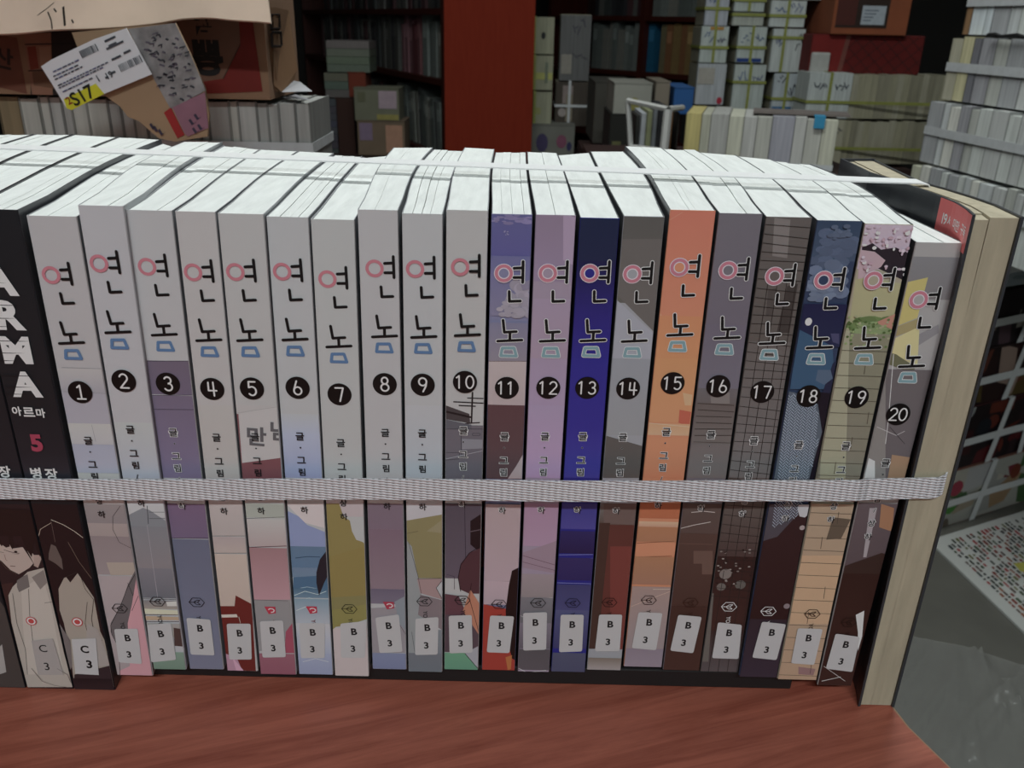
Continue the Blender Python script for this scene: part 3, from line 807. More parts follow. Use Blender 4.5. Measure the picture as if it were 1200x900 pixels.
# ------------------------------------------------------------------ black series at the left end
def black_book(name_label, top, bot, Lf, Rf, artf, seed, H=.224, c='16161c', sticker=None):
    (x0, x1, y0), (c0, c1, yb) = top, bot
    D = .3030
    tl, tr, bl, br = at(x0, y0, D), at(x1, y0, D), at(c0, yb, D), at(c1, yb, D)
    zt = CZ-.0655; zb = ZT+.0005
    q = [(tl.x, zt), (tr.x, zt), (br.x, zb), (bl.x, zb)]
    root = thing('comic_book', name_label, 'book', ((bl.x+br.x)/2, D, zb), 0, 'black comics at the left end')
    Lp = [on(*p, zt) for p in Lf]; Rp = [on(*p, zt) for p in Rf]
    Lc = curve3((q[0][0], D), Lp[0][:2], Lp[1][:2], 7); Rc = curve3((q[1][0], D), (Rp[0].x-.0004, Rp[0].y), (Rp[1].x-.0004, Rp[1].y), 7)
    book_body(root, q, D, zt, zb, Lc, Rc, alb(c), M_page, seed, nsl=4, side=alb('34363a'))
    pr = Print(D, [(q[0][0]+.0002, zt-.0002), (q[1][0]-.0002, zt-.0002), (q[2][0]-.0002, zb+.0002), (q[3][0]+.0002, zb+.0002)])
    pr.raw([(-2, -2), (2, -2), (2, 3), (-2, 3)], alb('16181c')); pr.layer()
    artf(pr); pr.build('spine_print', root)
    so = lt = None
    if sticker:
        sq = [pr.P(*p) for p in sticker]; sp = Print(D-pr.step*(pr.k+3), sq); st = MB(); st.poly([(p[0], sp.D, p[1]) for p in reversed(sq)]); so = st.build('shelf_sticker', M_label, root)
        cx = sum(p[0] for p in sq)/4; cz = sum(p[1] for p in sq)/4
        sp.text('C', (cx+.0004, cz+.0042), .0042, alb('0c0c0e'), .03, -.05); sp.text('3', (cx+.001, cz-.0042), .0046, alb('0c0c0e'), .035, -.05)
        lt = sp.build('lettering', root, M_print)
    for ch in list(root.children): ch.location = -root.location
    if lt: lt.parent = so; lt.location = (0, 0, 0)
    return root
def art_c(pr):
    art(pr, """b g 16181c 1c1c22 300 520
b g 1c1c22 24242c 520 640
c g 1c1214 241416 0 840
c p 8c8278 360,320 300,350 275,400 280,500 300,560 330,700 350,860 560,860 520,700 470,600 440,440
c p 544844 230,220 240,190 262,200 290,260 296,310 260,280 228,262
c p 1e1214 240,90 190,110 180,160 190,200 230,230 250,150 300,250 300,330 330,370 365,325 420,350 445,450 470,440 440,300 400,120 380,80 300,70
c l a09080 .6 180,160 190,120 240,90
c l b0a898 .7 240,75 300,100 350,130 390,160
c l 5c4a44 .5 240,80 250,130 260,180
c l 6c5c50 .5 320,180 370,270 430,350
c l 2c2420 .6 375,330 400,400 440,450
c l 342c28 .7 440,450 430,540 445,620 480,640
c l 342c28 .5 410,460 400,560 410,600
c l 342c28 .5 290,350 340,330 360,320
c p 8c8480 410,560 460,590 500,700 520,760 400,760
c p 645c5c 280,560 330,640 340,760 320,800 300,640
c p 2c2024 350,800 545,750 560,870 350,870
c g 1e1418 2a1c20 812 870
c c a03434 364,553 32
c c d0b8b0 364,553 26
c c a03434 364,553 17""")
    W_ = alb('c8ccd0')
    for ch, px, py, h in (('A', -2, 327, .0125), ('R', 12, 369, .0118), ('M', 20, 410, .0112), ('A', 31, 450, .0108)):
        pr.text(ch, pr.P(px, py), h, W_, .05, 0, 1.05); pr.layer()
        for k, dz in ((.32, 0), (-.12, 0), (-.4, 0)):     # glitch cuts through the letters
            c = pr.P(px, py); z = c[1]+h*k; pr.raw([(c[0]-.009, z), (c[0]-.001+k*.01, z), (c[0]+.008*k+.004, z+.00025), (c[0]-.009, z+.0003)], alb('16181c'))
        pr.layer()
    for i, ch in enumerate('\uc544\ub974\ub9c8'): pr.text(ch, pr.P(20.5+14*i, 481+i*1.2), .0040, W_, .03)
    pr.text('5', pr.P(43.5, 518.5), .0078, alb('8a2c44'), .05)
    for i, ch in enumerate('\ubcd1\uc7a5'): pr.text(ch, pr.P(43+18*i, 554+i), .0054, W_, .03)
    pr.layer()
def art_b(pr):
    art(pr, """b g 16181c 1c1c22 300 640
b g 1e1418 241619 640 700
c g 24181a 2a1a1c 0 860
c p 34201f 0,380 60,370 120,640 100,860 0,860
c p 968e86 130,320 210,300 240,420 270,560 300,700 345,860 110,860 90,700 55,560 40,430 60,390
c p a09890 100,400 200,340 240,480 300,800 130,800 110,600
c p 605a58 80,360 110,340 130,330 140,390 90,415 80,390
c p 706864 150,345 205,310 222,370 190,402
c l 34302e .6 135,400 140,520 150,600 160,700
c l 34302e .6 60,420 80,560 120,680 130,800
c l 34302e .6 210,465 245,460
c p 9a8a82 0,160 30,150 60,210 130,200 160,240 165,270 140,300 90,330 50,310 10,270 -30,240
c p 907c74 160,240 190,240 195,260 180,300 160,290
c p 1e1212 -60,60 0,20 150,30 190,60 200,180 190,250 170,210 165,170 150,250 110,190 80,200 70,180 60,215 30,160 10,200 -20,160 -40,240
c l 3c2c2c .8 20,215 50,225 90,232
c p 241618 0,150 40,150 48,200 30,205 10,190
c p 241618 60,150 100,150 120,200 150,260 165,290 140,250 110,205 85,190 70,195
c l 6c5850 .5 60,232 85,236 96,230
c c 1c1012 76,224 9 .7
c l 3c2c2a .5 -10,222 20,228
c l 6c5048 .5 22,236 30,262 38,266
c l 50302c .8 50,290 75,292
c l 504038 .5 0,262 30,300 80,330
c p 8c8684 150,640 250,630 300,800 180,800
c l 4c4442 .6 150,770 200,830 260,850 330,860
c l 4c4442 .6 270,770 320,800 340,850
c c a03434 149,548 31
c c c8bcb0 149,548 25
c c a03434 149,548 17""")
    pr.text('\uc7a5', pr.P(6, 552), .0054, alb('c8ccd0'), .03)
    pr.text('C', pr.P(51, 759), .0040, alb('1c1c1c'), .005); pr.text('3', pr.P(55.5, 780), .0042, alb('1c1c1c'), .005); pr.layer()
def art_a(pr): art(pr, """c g 241819 2a1e1e 0 400
c p 3c3634 -40,400 30,500 80,640 130,870 -60,870
c p 8a8684 -10,680 10,660 30,790 0,800""")
black_book('black comic volume 5 with white capitals and red five, sticker C 3', (-46, 20, 245), (87, 134, 804), [(52, 197), (140, 160)], [(112, 196), (190, 163)], art_c, 51, sticker=((84.5, 748), (113, 747), (116.5, 790), (89, 788.5)))
black_book('black comic with dark-haired boy in white shirt on its spine foot', (-112, -48, 245), (32, 85.5, 805), [(-2, 191), (88, 157)], [(50, 197), (139, 160)], art_b, 52)
black_book('black comic cut by the left picture edge, dark grey spine foot', (-174, -114, 245), (-20, 30.5, 808), [(-52, 188), (42, 157)], [(-4, 191), (86, 157)], art_a, 53)
black_book('comic left of the frame whose white page tops show at the back', (-232, -176, 245), (-74, -22, 808), [(-104, 187), (-6, 157)], [(-54, 188), (40, 157)], art_a, 54)

# ------------------------------------------------------------------ yellowed thick book closing the row at the right, fore-edge to the front
kD = .3045; kzb = ZT+.0004
kt = at(1160, 254, kD).z
KT = [at(1141, 254, kD).x, at(1194, 257, kD).x, at(1045, 822, kD).x, at(1008, 822, kD).x]
kb = thing('thick_paperback', 'thick yellowed paperback with black covers standing fore-edge out at right end', 'book', ((KT[2]+KT[3])/2, kD, kzb))
bp_ = [on(1012, 200, kt), on(988, 188, kt)]; bq_ = [on(1085, 206, kt), on(1040, 184, kt)]
def plan(front, pxs, n=8):       # resample a measured bend to n+1 plan points
    P = [Vector((front, kD))]+[Vector(on(*p, kt)[:2]) for p in pxs]; out = []
    for i in range(n+1):
        y = P[0].y+(P[-1].y-P[0].y)*(i/n)**1.3
        for a, b in zip(P, P[1:]):
            if a.y <= y <= b.y+1e-6: out.append((a.x+(b.x-a.x)*(y-a.y)/(b.y-a.y), y)); break
    return out
kL = plan(KT[0], [(1131, 243), (1094, 228), (1050, 213), (1023, 205), (988, 188)]); kR = plan(KT[1], [(1159, 238), (1115, 224), (1075, 213), (1023, 188)])
def kshift(x): return 0
dL = KT[3]-KT[0]; dR = KT[2]-KT[1]
pb = MB(); cuts = [0, .36, 1]
rnd = random.Random(3)
for j, (t0, t1) in enumerate(((0, .345), (.37, 1))):
    for k in range(8):
        P = []
        for (kk, t) in ((k, t0), (k, t1), (k+1, t1), (k+1, t0)):
            a, b = kL[kk], kR[kk]; P.append((a[0]+(b[0]-a[0])*t, a[1]+(b[1]-a[1])*t, dL+(dR-dL)*t))
        zz = [kt-.0003-(.0009 if j == 0 else 0)*(1 if k == 0 else .4)]*4
        for s_ in range(5):     # in height, so the crack only opens at the top
            za = kzb+(zz[0]-kzb)*s_/5; zc = kzb+(zz[0]-kzb)*(s_+1)/5
            fa, fc = s_/5, (s_+1)/5
            gap_a, gap_c = (0 if s_ < 4 else 0), (0 if s_ < 4 else 1)
            def V_(p, f, z, side):
                x = p[0]+p[2]*(1-f)
                if side and z < kzb+(zz[0]-kzb)*.85: x += (.00022 if j == 0 else -.00022)
                return (x, p[1], z)
            pb.hexa([V_(P[i], fa, za, (i in (1, 2)) == (j == 0)) for i in range(4)]+[V_(P[i], fc, zc, (i in (1, 2)) == (j == 0)) for i in range(4)])
pb.build('page_block', M_old, kb, loc=-kb.location)
def kcover(line, d, sgn, name, hi=.0008):
    c = MB(); pts = line
    for k in range(len(pts)-1):
        a, b = pts[k], pts[k+1]; fa = -.0012 if k == 0 else 0; t = .0011*sgn
        c.hexa([(a[0]+d, a[1]+fa, kzb), (b[0]+d, b[1], kzb), (b[0]+d+t, b[1], kzb), (a[0]+d+t, a[1]+fa, kzb), (a[0], a[1]+fa, kt+hi), (b[0], b[1], kt+hi), (b[0]+t, b[1], kt+hi), (a[0]+t, a[1]+fa, kt+hi)][::1] if sgn < 0 else [(a[0]+d+t, a[1]+fa, kzb), (b[0]+d+t, b[1], kzb), (b[0]+d, b[1], kzb), (a[0]+d, a[1]+fa, kzb), (a[0]+t, a[1]+fa, kt+hi), (b[0]+t, b[1], kt+hi), (b[0], b[1], kt+hi), (a[0], a[1]+fa, kt+hi)], alb('26282c'))
    return c.build(name, M_cover, kb, loc=-kb.location)
kcover(kL, dL, -1, 'front_cover'); kcover(kR, dR, 1, 'back_cover', .0004)
# spine at the back
c = MB(); a, b = kL[-1], kR[-1]; c.hexa([(a[0]+dL-.001, a[1], kzb), (b[0]+dR+.001, b[1], kzb), (b[0]+dR+.001, b[1]+.0012, kzb), (a[0]+dL-.001, a[1]+.0012, kzb), (a[0]-.001, a[1], kt+.0008), (b[0]+.001, b[1], kt+.0008), (b[0]+.001, b[1]+.0012, kt+.0008), (a[0]-.001, a[1]+.0012, kt+.0008)], alb('26282c'))
c.build('spine', M_cover, kb, loc=-kb.location)
# red age warning printed along the top of its left cover
wb = MB(); wt = MB()
def kpt(s, z, o):             # s metres back along the left cover line
    L_ = 0
    for k in range(len(kL)-1):
        a, b = Vector((*kL[k], 0)), Vector((*kL[k+1], 0)); d = (b-a).length
        if L_+d >= s or k == len(kL)-2:
            p = a+(b-a)*((s-L_)/d); nn = Vector((-(b-a).y, (b-a).x, 0)).normalized(); f = (z-kzb)/(kt-kzb)
            return (p.x+nn.x*o+dL*(1-f)-.0011, p.y+nn.y*o-(.0012 if s < .001 else 0), z)
        L_ += d
N_ = 10
for i in range(N_):
    s0, s1 = .034*i/N_, .034*(i+1)/N_
    wb.poly([kpt(s1, kt-.0135, .00012), kpt(s0, kt-.0135, .00012), kpt(s0, kt+.0006, .00012), kpt(s1, kt+.0006, .00012)], alb('d04444', 1.25))
ro_ = wb.build('warning_band', M_print, kb, loc=-kb.location)
xx = .0295
for ch in '19\uc138 \ubbf8\ub9cc \uad6c\ub3c5':
    if ch == ' ': xx -= .0014; continue
    V, T, w = glyph(ch, .012); h = .0042
    wid = w*h
    for tr in T: wt.poly([kpt(max(.0002, xx-(V[i][0]*h+wid/2)), kt-.0066+V[i][1]*h, .00020) for i in tr], alb('d8c8b8', 1.1))
    xx -= wid+.0005
wt.build('lettering', M_print, ro_)

# black board lying flat under the comics
bd = MB(); bz = min(CZ-.2755, CZ-.2755); bd.box((-.168, .3135, ZT+.0001), (.134, .392, bz)); tag(bd.build('flat_board', M_black, org=(0, .35, ZT), bevel=.0008), 'flat black board lying under the row of numbered comics', 'board')

# ------------------------------------------------------------------ white packing straps
def strap_mat(name, su, sv):
    M = bpy.data.materials.new(name); M.use_nodes = True; N = M.node_tree.nodes; L = M.node_tree.links; b = N['Principled BSDF']
    tc = N.new('ShaderNodeTexCoord'); sx = N.new('ShaderNodeSeparateXYZ'); L.new(tc.outputs['Object'], sx.inputs[0])
    def math_(op, a, b_=None, v=None):
        n = N.new('ShaderNodeMath'); n.operation = op
        if hasattr(a, 'links'): L.new(a, n.inputs[0])
        else: n.inputs[0].default_value = a
        if b_ is not None:
            if hasattr(b_, 'links'): L.new(b_, n.inputs[1])
            else: n.inputs[1].default_value = b_
        return n.outputs[0]
    nz = N.new('ShaderNodeTexNoise'); nz.inputs['Scale'].default_value = 30; L.new(tc.outputs['Object'], nz.inputs[0])
    u = math_('ADD', math_('MULTIPLY', sx.outputs['X'], su), math_('MULTIPLY', nz.outputs[0], 1.2)); v = math_('ADD', math_('MULTIPLY', sx.outputs['Z'], sv), math_('MULTIPLY', sx.outputs['X'], sv*.10))
    a = math_('SINE', math_('ADD', u, v)); c = math_('SINE', math_('SUBTRACT', u, v)); h = math_('MULTIPLY', a, c)
    mr = N.new('ShaderNodeMapRange'); mr.inputs[1].default_value = -.9; mr.inputs[2].default_value = -.25; mr.inputs[3].default_value = .52; mr.inputs[4].default_value = 1
    L.new(h, mr.inputs[0]); vm = N.new('ShaderNodeVectorMath'); vm.operation = 'SCALE'; vm.inputs[0].default_value = (.80, .80, .84); L.new(mr.outputs[0], vm.inputs['Scale']); L.new(vm.outputs[0], b.inputs['Base Color'])
    bp = N.new('ShaderNodeBump'); bp.inputs['Strength'].default_value = .8; bp.inputs['Distance'].default_value = .0004; L.new(h, bp.inputs['Height']); L.new(bp.outputs[0], b.inputs['Normal'])
    b.inputs['Roughness'].default_value = .45; return M
M_strap = strap_mat('woven_strap', 1150, 2700)
sm = MB(); fy = .3012
zc0 = at(0, 577, fy).z; zc1 = at(1020, 575, fy).z; zc2 = at(1100, 568, kD).z
rx0 = KT[1]+dR*.55
pts = [(-.38, fy-.002, zc0)]+[(-.3+.04*i, fy-.0005, zc0+(zc1-zc0)*max(0, i)/11.2+.0004*math.sin(i*1.3)) for i in range(12)]
xk = at(1016, 575, kD-.0015).x; xr = at(1109, 569, kD-.0015).x
pts += [(xk, kD-.0022, zc1), (xr-.004, kD-.0022, zc1+.0014), (xr-.001, kD-.0012, zc1+.0024), (xr+.0012, kD+.002, zc1+.0034)]
kx = [(p[0]+dR*.5+.0030, p[1]) for p in kR[1:]]
pts += [(x, y, zc1+.004) for x, y in kx]+[(kx[-1][0]-.006, .452, zc1), (.05, .458, zc1), (-.2, .458, zc1), (-.38, .456, zc1), (-.40, .38, zc0)]
sm.ribbon(pts, (0, 0, .00475), .0007, closed=True)
tag(sm.build('packing_strap', M_strap, org=(0, fy, zc0)), 'white woven strap tied round the middle of the comic row', 'strap')
sm = MB(); zs = kt+.0016
A_ = on(0, 172, zs); B_ = on(1076, 213, zs)
dirv = (B_-A_); ey = .0042
pts = [A_-dirv*.32, A_-dirv*.31]+[A_+dirv*t/8 for t in range(8)]+[B_, B_+Vector((.004, .0006, -.001)), B_+Vector((.006, .001, -.006))]
tw = Vector((0, .0038, .0004)); sides = [tw]*len(pts)
sides[-3] = Vector((0, .0024, .0005)); sides[-2] = Vector((0, .0025, 0)); sides[-1] = Vector((0, .0025, 0))
xo = B_.x+.0062; pts += [(xo-.007, B_.y, ZT+.10), (xo-.011, B_.y, ZT+.0012)]; sides += [Vector((0, .0025, 0))]*2
sm.ribbon([Vector(p) for p in pts], sides, .0006)
tag(sm.build('packing_strap', mat('plain_strap', (.80, .80, .80), .5, bump=.3, bscale=400), org=(0, A_.y, zs)), 'thin white strap stretched lengthwise over the page tops', 'strap')

# === BACKGROUND ===
# ------------------------------------------------------------------ stock behind the row
M_bpage = mat('bundle_pages', attr=True, rough=.85, noise=.22, nscale=160, stretch=(1, 1, .05))
M_kraft = mat('kraft_board', attr=True, rough=.85, noise=.14, nscale=14, bump=.2, bscale=80)
M_tape = mat('white_band', (.50, .52, .53), .5, noise=.1, nscale=80)
M_yband = mat('yellow_band', (.27, .29, .07), .5, noise=.15, nscale=80)
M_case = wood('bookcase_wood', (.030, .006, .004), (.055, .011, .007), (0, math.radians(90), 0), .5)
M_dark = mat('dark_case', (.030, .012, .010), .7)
def lit(h, g=1.0): return tuple(min(.86, s2l(int(h[i:i+2], 16)/255)*g) for i in (0, 2, 4))+(1,)
def hband(t, L, Dp, z, w, m, th=.001, o=.0015, sag=0):
    b = MB(); b.ribbon([Vector((-o, -o, z)), Vector((L*.5, -o-.001, z+sag)), Vector((L+o, -o, z)), Vector((L+o, Dp+o, z)), Vector((-o, Dp+o, z))], Vector((0, 0, w/2)), th, closed=True); b.build('band', m, t)
def vband(t, x, Dp, H, w, m, th=.001, o=.0015, lean=0):
    b = MB(); b.ribbon([Vector((x, -o, -.0)), Vector((x+lean, -o, H+.0012)), Vector((x+lean, Dp+o, H+.0012)), Vector((x, Dp+o, -.0))], Vector((w/2, 0, 0)), th); b.build('band', m, t)
def bundle(label, loc, rz, L, Dp, H, cols, rnd, group=None, bands=(), jit=.004, widths=(.012, .026), cat='book bundle', first=None):
    """a tied row of books standing side by side: every book is a part"""
    t = thing('book_bundle', label, cat, loc, rz, group); x = 0; k = 0
    while x < L-.004:
        w = min(rnd.uniform(*widths), L-x); 
        if L-x-w < .006: w = L-x
        c = first[k] if first and k < len(first) else rnd.choice(cols); h = H-rnd.uniform(0, jit); y0 = rnd.uniform(0, .002)
        b = MB(); cv = tuple(v*.55 for v in c[:3])+(1,)
        b.box((x+.0012, y0, 0), (x+w-.0012, Dp, h-.001), c); b.box((x, y0-.0008, 0), (x+.0010, Dp, h), cv); b.box((x+w-.0010, y0-.0008, 0), (x+w-.0002, Dp, h), cv)
        b.build('book', M_bpage, t); x += w; k += 1
    for bd_ in bands:
        if bd_[0] == 'h': hband(t, L, Dp, H*bd_[1], bd_[2], bd_[3])
        else: vband(t, L*bd_[1], Dp, H, bd_[2], bd_[3], lean=(bd_[4] if len(bd_) > 4 else 0))
    return t
rn = random.Random(11)
GREYS = [lit(c, 1.1) for c in ('c4c8c4', 'b8bab8', 'a0a2a4', 'd0d0c8', 'b0b2ac', 'c8c4b4', '98989c', 'c0c4c4', 'bcbca8')]
# --- tall tied column at the right edge
c0 = at(1088, 100, 1.80); cR = at(1200, 100, 1.53); ang = math.atan2(cR.y-c0.y, cR.x-c0.x)
zs_ = [at(1088, y, 1.80).z for y in (262, 189, 116, 40, -36)]
nmz = ['lowest tied row of white page blocks in the tall right column', 'tied row of page blocks under the one with the grey-covered book, right column', 'tied row with cream and grey books at its left end, right column', 'top tied row with a white folded end in the right column']
offs = [0.0, .012, .030, .045]
for i in range(4):
    o = Vector((c0.x+offs[i]*1.0, c0.y, zs_[i]+.001))
    first = [None, None, [lit('cac49c'), lit('6e6e70'), lit('6e6e70')], [lit('8c6c4c'), lit('d4dce0'), lit('d0d8dc')]][i]
    if i == 2: first = [lit('b0ac98'), lit('c8c29c'), lit('74747a')]
    bundle(nmz[i], o, ang, .44, .20, zs_[i+1]-zs_[i]-.003, GREYS, rn, 'tied rows of the tall right column' if False else None, [('h', .52 if i else .62, .016, M_tape)], first=first, widths=(.018, .050), jit=.006)
b = MB(); p0 = Vector((c0.x-.004, c0.y, zs_[3]+.001)); dd = Vector((math.cos(ang), math.sin(ang), 0))
b.tube([p0+dd*(.12+.02*k)+Vector((.022, 0, .002*math.sin(k*2.1))) for k in range(8)], .0032); tag(b.build('elastic_cord', M_black, org=p0+dd*.2), 'short black cord caught between two rows of the right column', 'cord')
# --- tied magazines standing on the floor under the column
m0 = on(1082, 625, .001); m1 = on(1200, 587, .001); am = math.atan2(m1.y-m0.y, m1.x-m0.x)
mz = [.001]+[at(1095, y, 1.66).z for y in (548, 473, 405, 335)]+[zs_[0]-.003]
M_cord = mat('white_cord', (.62, .64, .64), .5)
pal = [['b4b4ac', 'a8a8a4', '883c44', '4c6c44', '9c6c5c', 'c0bcb0', 'a89c88', '706458'], ['201418', '481c20', '3c1014', '5c1c20', '1c2028', '302024', 'a0a4a4', '6c3024'], ['281c1c', '6c3c30', '8c5c4c', '4c3830', 'a89084', '5c4c28', 'b0a490', '301c1c'], ['241c20', '3c2c30', '6c5c58', '9c9890', '201c20', '58444c', '8c7c74', '302828'], ['a8b4bc', 'b4bcc0', '8c9ca0', '6c7c74', 'c0c8cc', '98a4a8', '4c5450', 'b0b8b8']]
nmm = ['pale tied magazines with pink flowers and a person on the cover, on the floor', 'dark tied magazines with a deep red cover, second from the floor', 'tied magazines with reddish picture covers, third from the floor', 'dark tied magazines with a plum cover, fourth from the floor', 'pale blue-grey tied magazines under the tall page column']
for i in range(5):
    H = mz[i+1]-mz[i]-.003; t = thing('magazine_bundle', nmm[i], 'magazine bundle', (m0.x, m0.y, mz[i]), am)
    L, Dp = .42, .30; nmag = 9
    for k in range(nmag):
        y = Dp*k/nmag; b = MB(); c = lit(rn.choice(pal[i]), .8); b.box((rn.uniform(0, .004), y, 0), (L-rn.uniform(0, .004), y+Dp/nmag-.0012, H-rn.uniform(0, .004)), c); b.build('magazine', M_bpage, t)
    pr = Print(-.0004, [(.004, H-.004), (L-.004, H-.004), (L-.004, .001), (.004, .001)], .00003)
    pr.raw([(-1, -1), (2, -1), (2, 3), (-1, 3)], lit(pal[i][0], .8)); pr.layer()
    for k in range(26):
        x, z = rn.uniform(0, L), rn.uniform(0, H); a, c = rn.uniform(.008, .045), rn.uniform(.006, .04)
        if rn.random() < .5: pr.ell((x, z), a*.7, c*.7, lit(rn.choice(pal[i]), .8), 10)
        else:
            k_ = rn.uniform(-.02, .02); pr.raw([(x-a, z-c), (x+a, z-c+k_), (x+a+k_, z+c), (x-a+k_, z+c-k_)], lit(rn.choice(pal[i]), .8))
        pr.layer()
    if i == 0:
        pr.ell((.075, H*.66), .022, .020, lit('a83c50', .8), 9); pr.layer(); pr.ell((.07, H*.34), .02, .018, lit('4c8c3c', .8), 9); pr.layer()
        pr.raw([(.10, H*.55), (.19, H*.6), (.2, H*.98), (.10, H*.95)], lit('b4b4b4', .9)); pr.layer(); pr.raw([(.21, H*.1), (.26, H*.15), (.30, H*.6), (.26, H*.62), (.20, H*.35)], lit('a88c6c', .8)); pr.layer()
        pr.ell((.275, H*.66), .018, .02, lit('7c3c2c', .8), 9); pr.layer()
    pr.build('cover_picture', t)
    hband(t, L, Dp, H*.42, .017, M_cord, o=.004, sag=.004); vband(t, L*.36, Dp, H, .017, M_cord, o=.006, lean=.03); 
    if i in (1, 4, 3): vband(t, L*.62, Dp, H, .015, M_cord, o=.006)
# --- printed sheet on the floor in front of them
sh = [on(1083, 645, .006), on(1205, 745, .006), on(1420, 640, .006), on(1205, 590, .006)]
sh[3] = Vector((m1.x+.02, m1.y-.03, .006)); sh[0] = Vector((m0.x-.005, m0.y-.035, .006)); sh[2] = Vector((1.55, 1.50, .006))
so_ = thing('printed_sheet', 'flat printed sheet with rows of coloured lettering lying on the grey floor', 'sheet', (sh[0].x, sh[0].y, 0))
o_ = Vector(so_.location); b = MB(); b.hexa([(p.x-o_.x, p.y-o_.y, .001) for p in (sh[0], sh[1], sh[2], sh[3])]+[(p.x-o_.x, p.y-o_.y, .006) for p in (sh[0], sh[1], sh[2], sh[3])]); b.build('sheet', mat('sheet_paper', (.42, .43, .41), .6), so_)
b = MB(); e1 = sh[1]-sh[0]; e2 = sh[3]-sh[0]; n1 = 60; 
l1, l2 = e1.length, e2.length; u1, u2 = e1.normalized(), e2.normalized(); org = sh[0]-o_
w2 = .03
while w2 < l2-.02:
    w1 = .02
    while w1 < l1*1.0-.03:
        a = rn.uniform(.005, .018); hh = rn.uniform(.005, .008); c = lit(rn.choice(['803028', '803028', '405038', '30383c', '503c38', '8c4c30', '30342c', '6c6c40', 'a03438', '484848']), .8)
        if rn.random() < .86:
            P = [org+u1*w1+u2*w2, org+u1*(w1+a)+u2*w2, org+u1*(w1+a)+u2*(w2+hh), org+u1*w1+u2*(w2+hh)]; b.poly([(p.x, p.y, .0064) for p in P], c)
        w1 += a+rn.uniform(.001, .006)
    w2 += .0115
p = org+u1*.17+u2*.13; b.poly([(p.x, p.y, .0068), (p.x+.03, p.y, .0068), (p.x+.03, p.y+.035, .0068), (p.x, p.y+.03, .0068)], lit('b0ac50', .9)); b.build('lettering', M_flat, so_)
# --- clear film on the floor
M_film = bpy.data.materials.new('clear_film'); M_film.use_nodes = True; N = M_film.node_tree.nodes; Lk = M_film.node_tree.links; pb_ = N['Principled BSDF']
pb_.inputs['Base Color'].default_value = (.36, .36, .34, 1); pb_.inputs['Roughness'].default_value = .12; pb_.inputs['Alpha'].default_value = .36; pb_.inputs['Specular IOR Level'].default_value = .9
f0 = on(1048, 742, .004); f1 = on(1130, 757, .004); f2 = on(1230, 790, .004); f3 = on(1300, 1100, .004); f4 = on(900, 1100, .004); b = MB(); GX = GY = 34
rf = random.Random(5); ridges = [(rf.uniform(0, 1), rf.uniform(0, 1), rf.uniform(-.9, .9), rf.uniform(.008, .022), rf.uniform(.006, .018)) for _ in range(34)]
V = []
for j in range(GY+1):
    for i in range(GX+1):
        u, v = i/GX, j/GY; top = f0.lerp(f1, u*2) if u < .5 else f1.lerp(f2, u*2-1); bot = f4.lerp(f3, u); p = top.lerp(bot, v); z = .004
        for (ru, rv, ra, rw, rh) in ridges:
            d = (u-ru)*math.cos(ra)+(v-rv)*math.sin(ra); l = -(u-ru)*math.sin(ra)+(v-rv)*math.cos(ra)
            z += rh*math.exp(-(d/rw)**2)*math.exp(-(l/.28)**2)
        if j == 0 or i == 0: z = .004+.3*(z-.004)
        V.append((p.x, p.y, z))
b.v = V; b.f = [(j*(GX+1)+i, (j+1)*(GX+1)+i, (j+1)*(GX+1)+i+1, j*(GX+1)+i+1) for j in range(GY) for i in range(GX)]; b.c = [(1, 1, 1, 1)]*len(b.f)
tag(b.build('plastic_film', M_film, smooth=True, org=f1), 'crumpled clear plastic film lying on the grey floor by the table end', 'plastic film')

# --- torn carton on a tied bundle, upper left
Yc = .80
zc_ = at(150, 114, Yc).z; xl = at(-70, 60, Yc).x; xr_ = at(312, 60, Yc).x; zt_ = zc_+.24
K = [lit(c, 1.0) for c in ('8c6c54', '70503c', '58402f')]
ct = thing('torn_carton', 'torn kraft carton with open front flap, red patch and black lettering, on tied books', 'carton', ((xl+xr_)/2, Yc+.14, zc_+.0005)); co = Vector(ct.location); CD = .11
def bx(name, a, c, col, m=None, par=ct): b = MB(); b.box(tuple(Vector(a)-co), tuple(Vector(c)-co), col); return b.build(name, m or M_kraft, par)
cz_ = co.z
fp = bx('front_panel', (xl, Yc, cz_), (xr_, Yc+.004, zt_), K[0])
bx('side_panel', (xr_-.004, Yc+.004, cz_), (xr_, Yc+CD, zt_), K[0]); bx('side_panel', (xl, Yc+.004, cz_), (xl+.004, Yc+CD, zt_), K[1]); bx('back_panel', (xl+.004, Yc+CD-.004, cz_), (xr_-.004, Yc+CD, zt_), K[1]); bx('bottom_panel', (xl+.004, Yc+.004, cz_), (xr_-.004, Yc+CD-.004, cz_+.004), K[1])
pr = Print(Yc, [(xl+.001, zt_), (xr_-.001, zt_), (xr_-.001, cz_), (xl+.001, cz_)], .00015)
def PP(*a): return [pr.P(*p) for p in a]
pr.raw(PP((36, 30), (205, 30), (200, 60), (160, 110), (36, 112)), lit('1c1410')); pr.layer()
pr.raw(PP((28, 40), (60, 38), (62, 112), (38, 112)), lit('8c6450')); pr.raw(PP((-10, 40), (20, 44), (32, 110), (-10, 100)), lit('6c4030')); pr.layer()
pr.raw(PP((32, 55), (42, 54), (46, 80), (36, 82)), lit('7c3424')); pr.raw(PP((46, 55), (60, 54), (60, 78), (48, 80)), lit('9c7860')); pr.raw(PP((38, 84), (70, 82), (90, 108), (40, 100)), lit('6c4c38')); pr.layer()
pr.stroke(PP((30, 52), (150, 50)), .001, lit('100c0a')); pr.stroke(PP((34, 83), (80, 81)), .001, lit('2c1c14'))
pr.text('\uc0b0', PP((4, 68))[0], .018, lit('2c1c14'), .03, -.2); pr.layer()
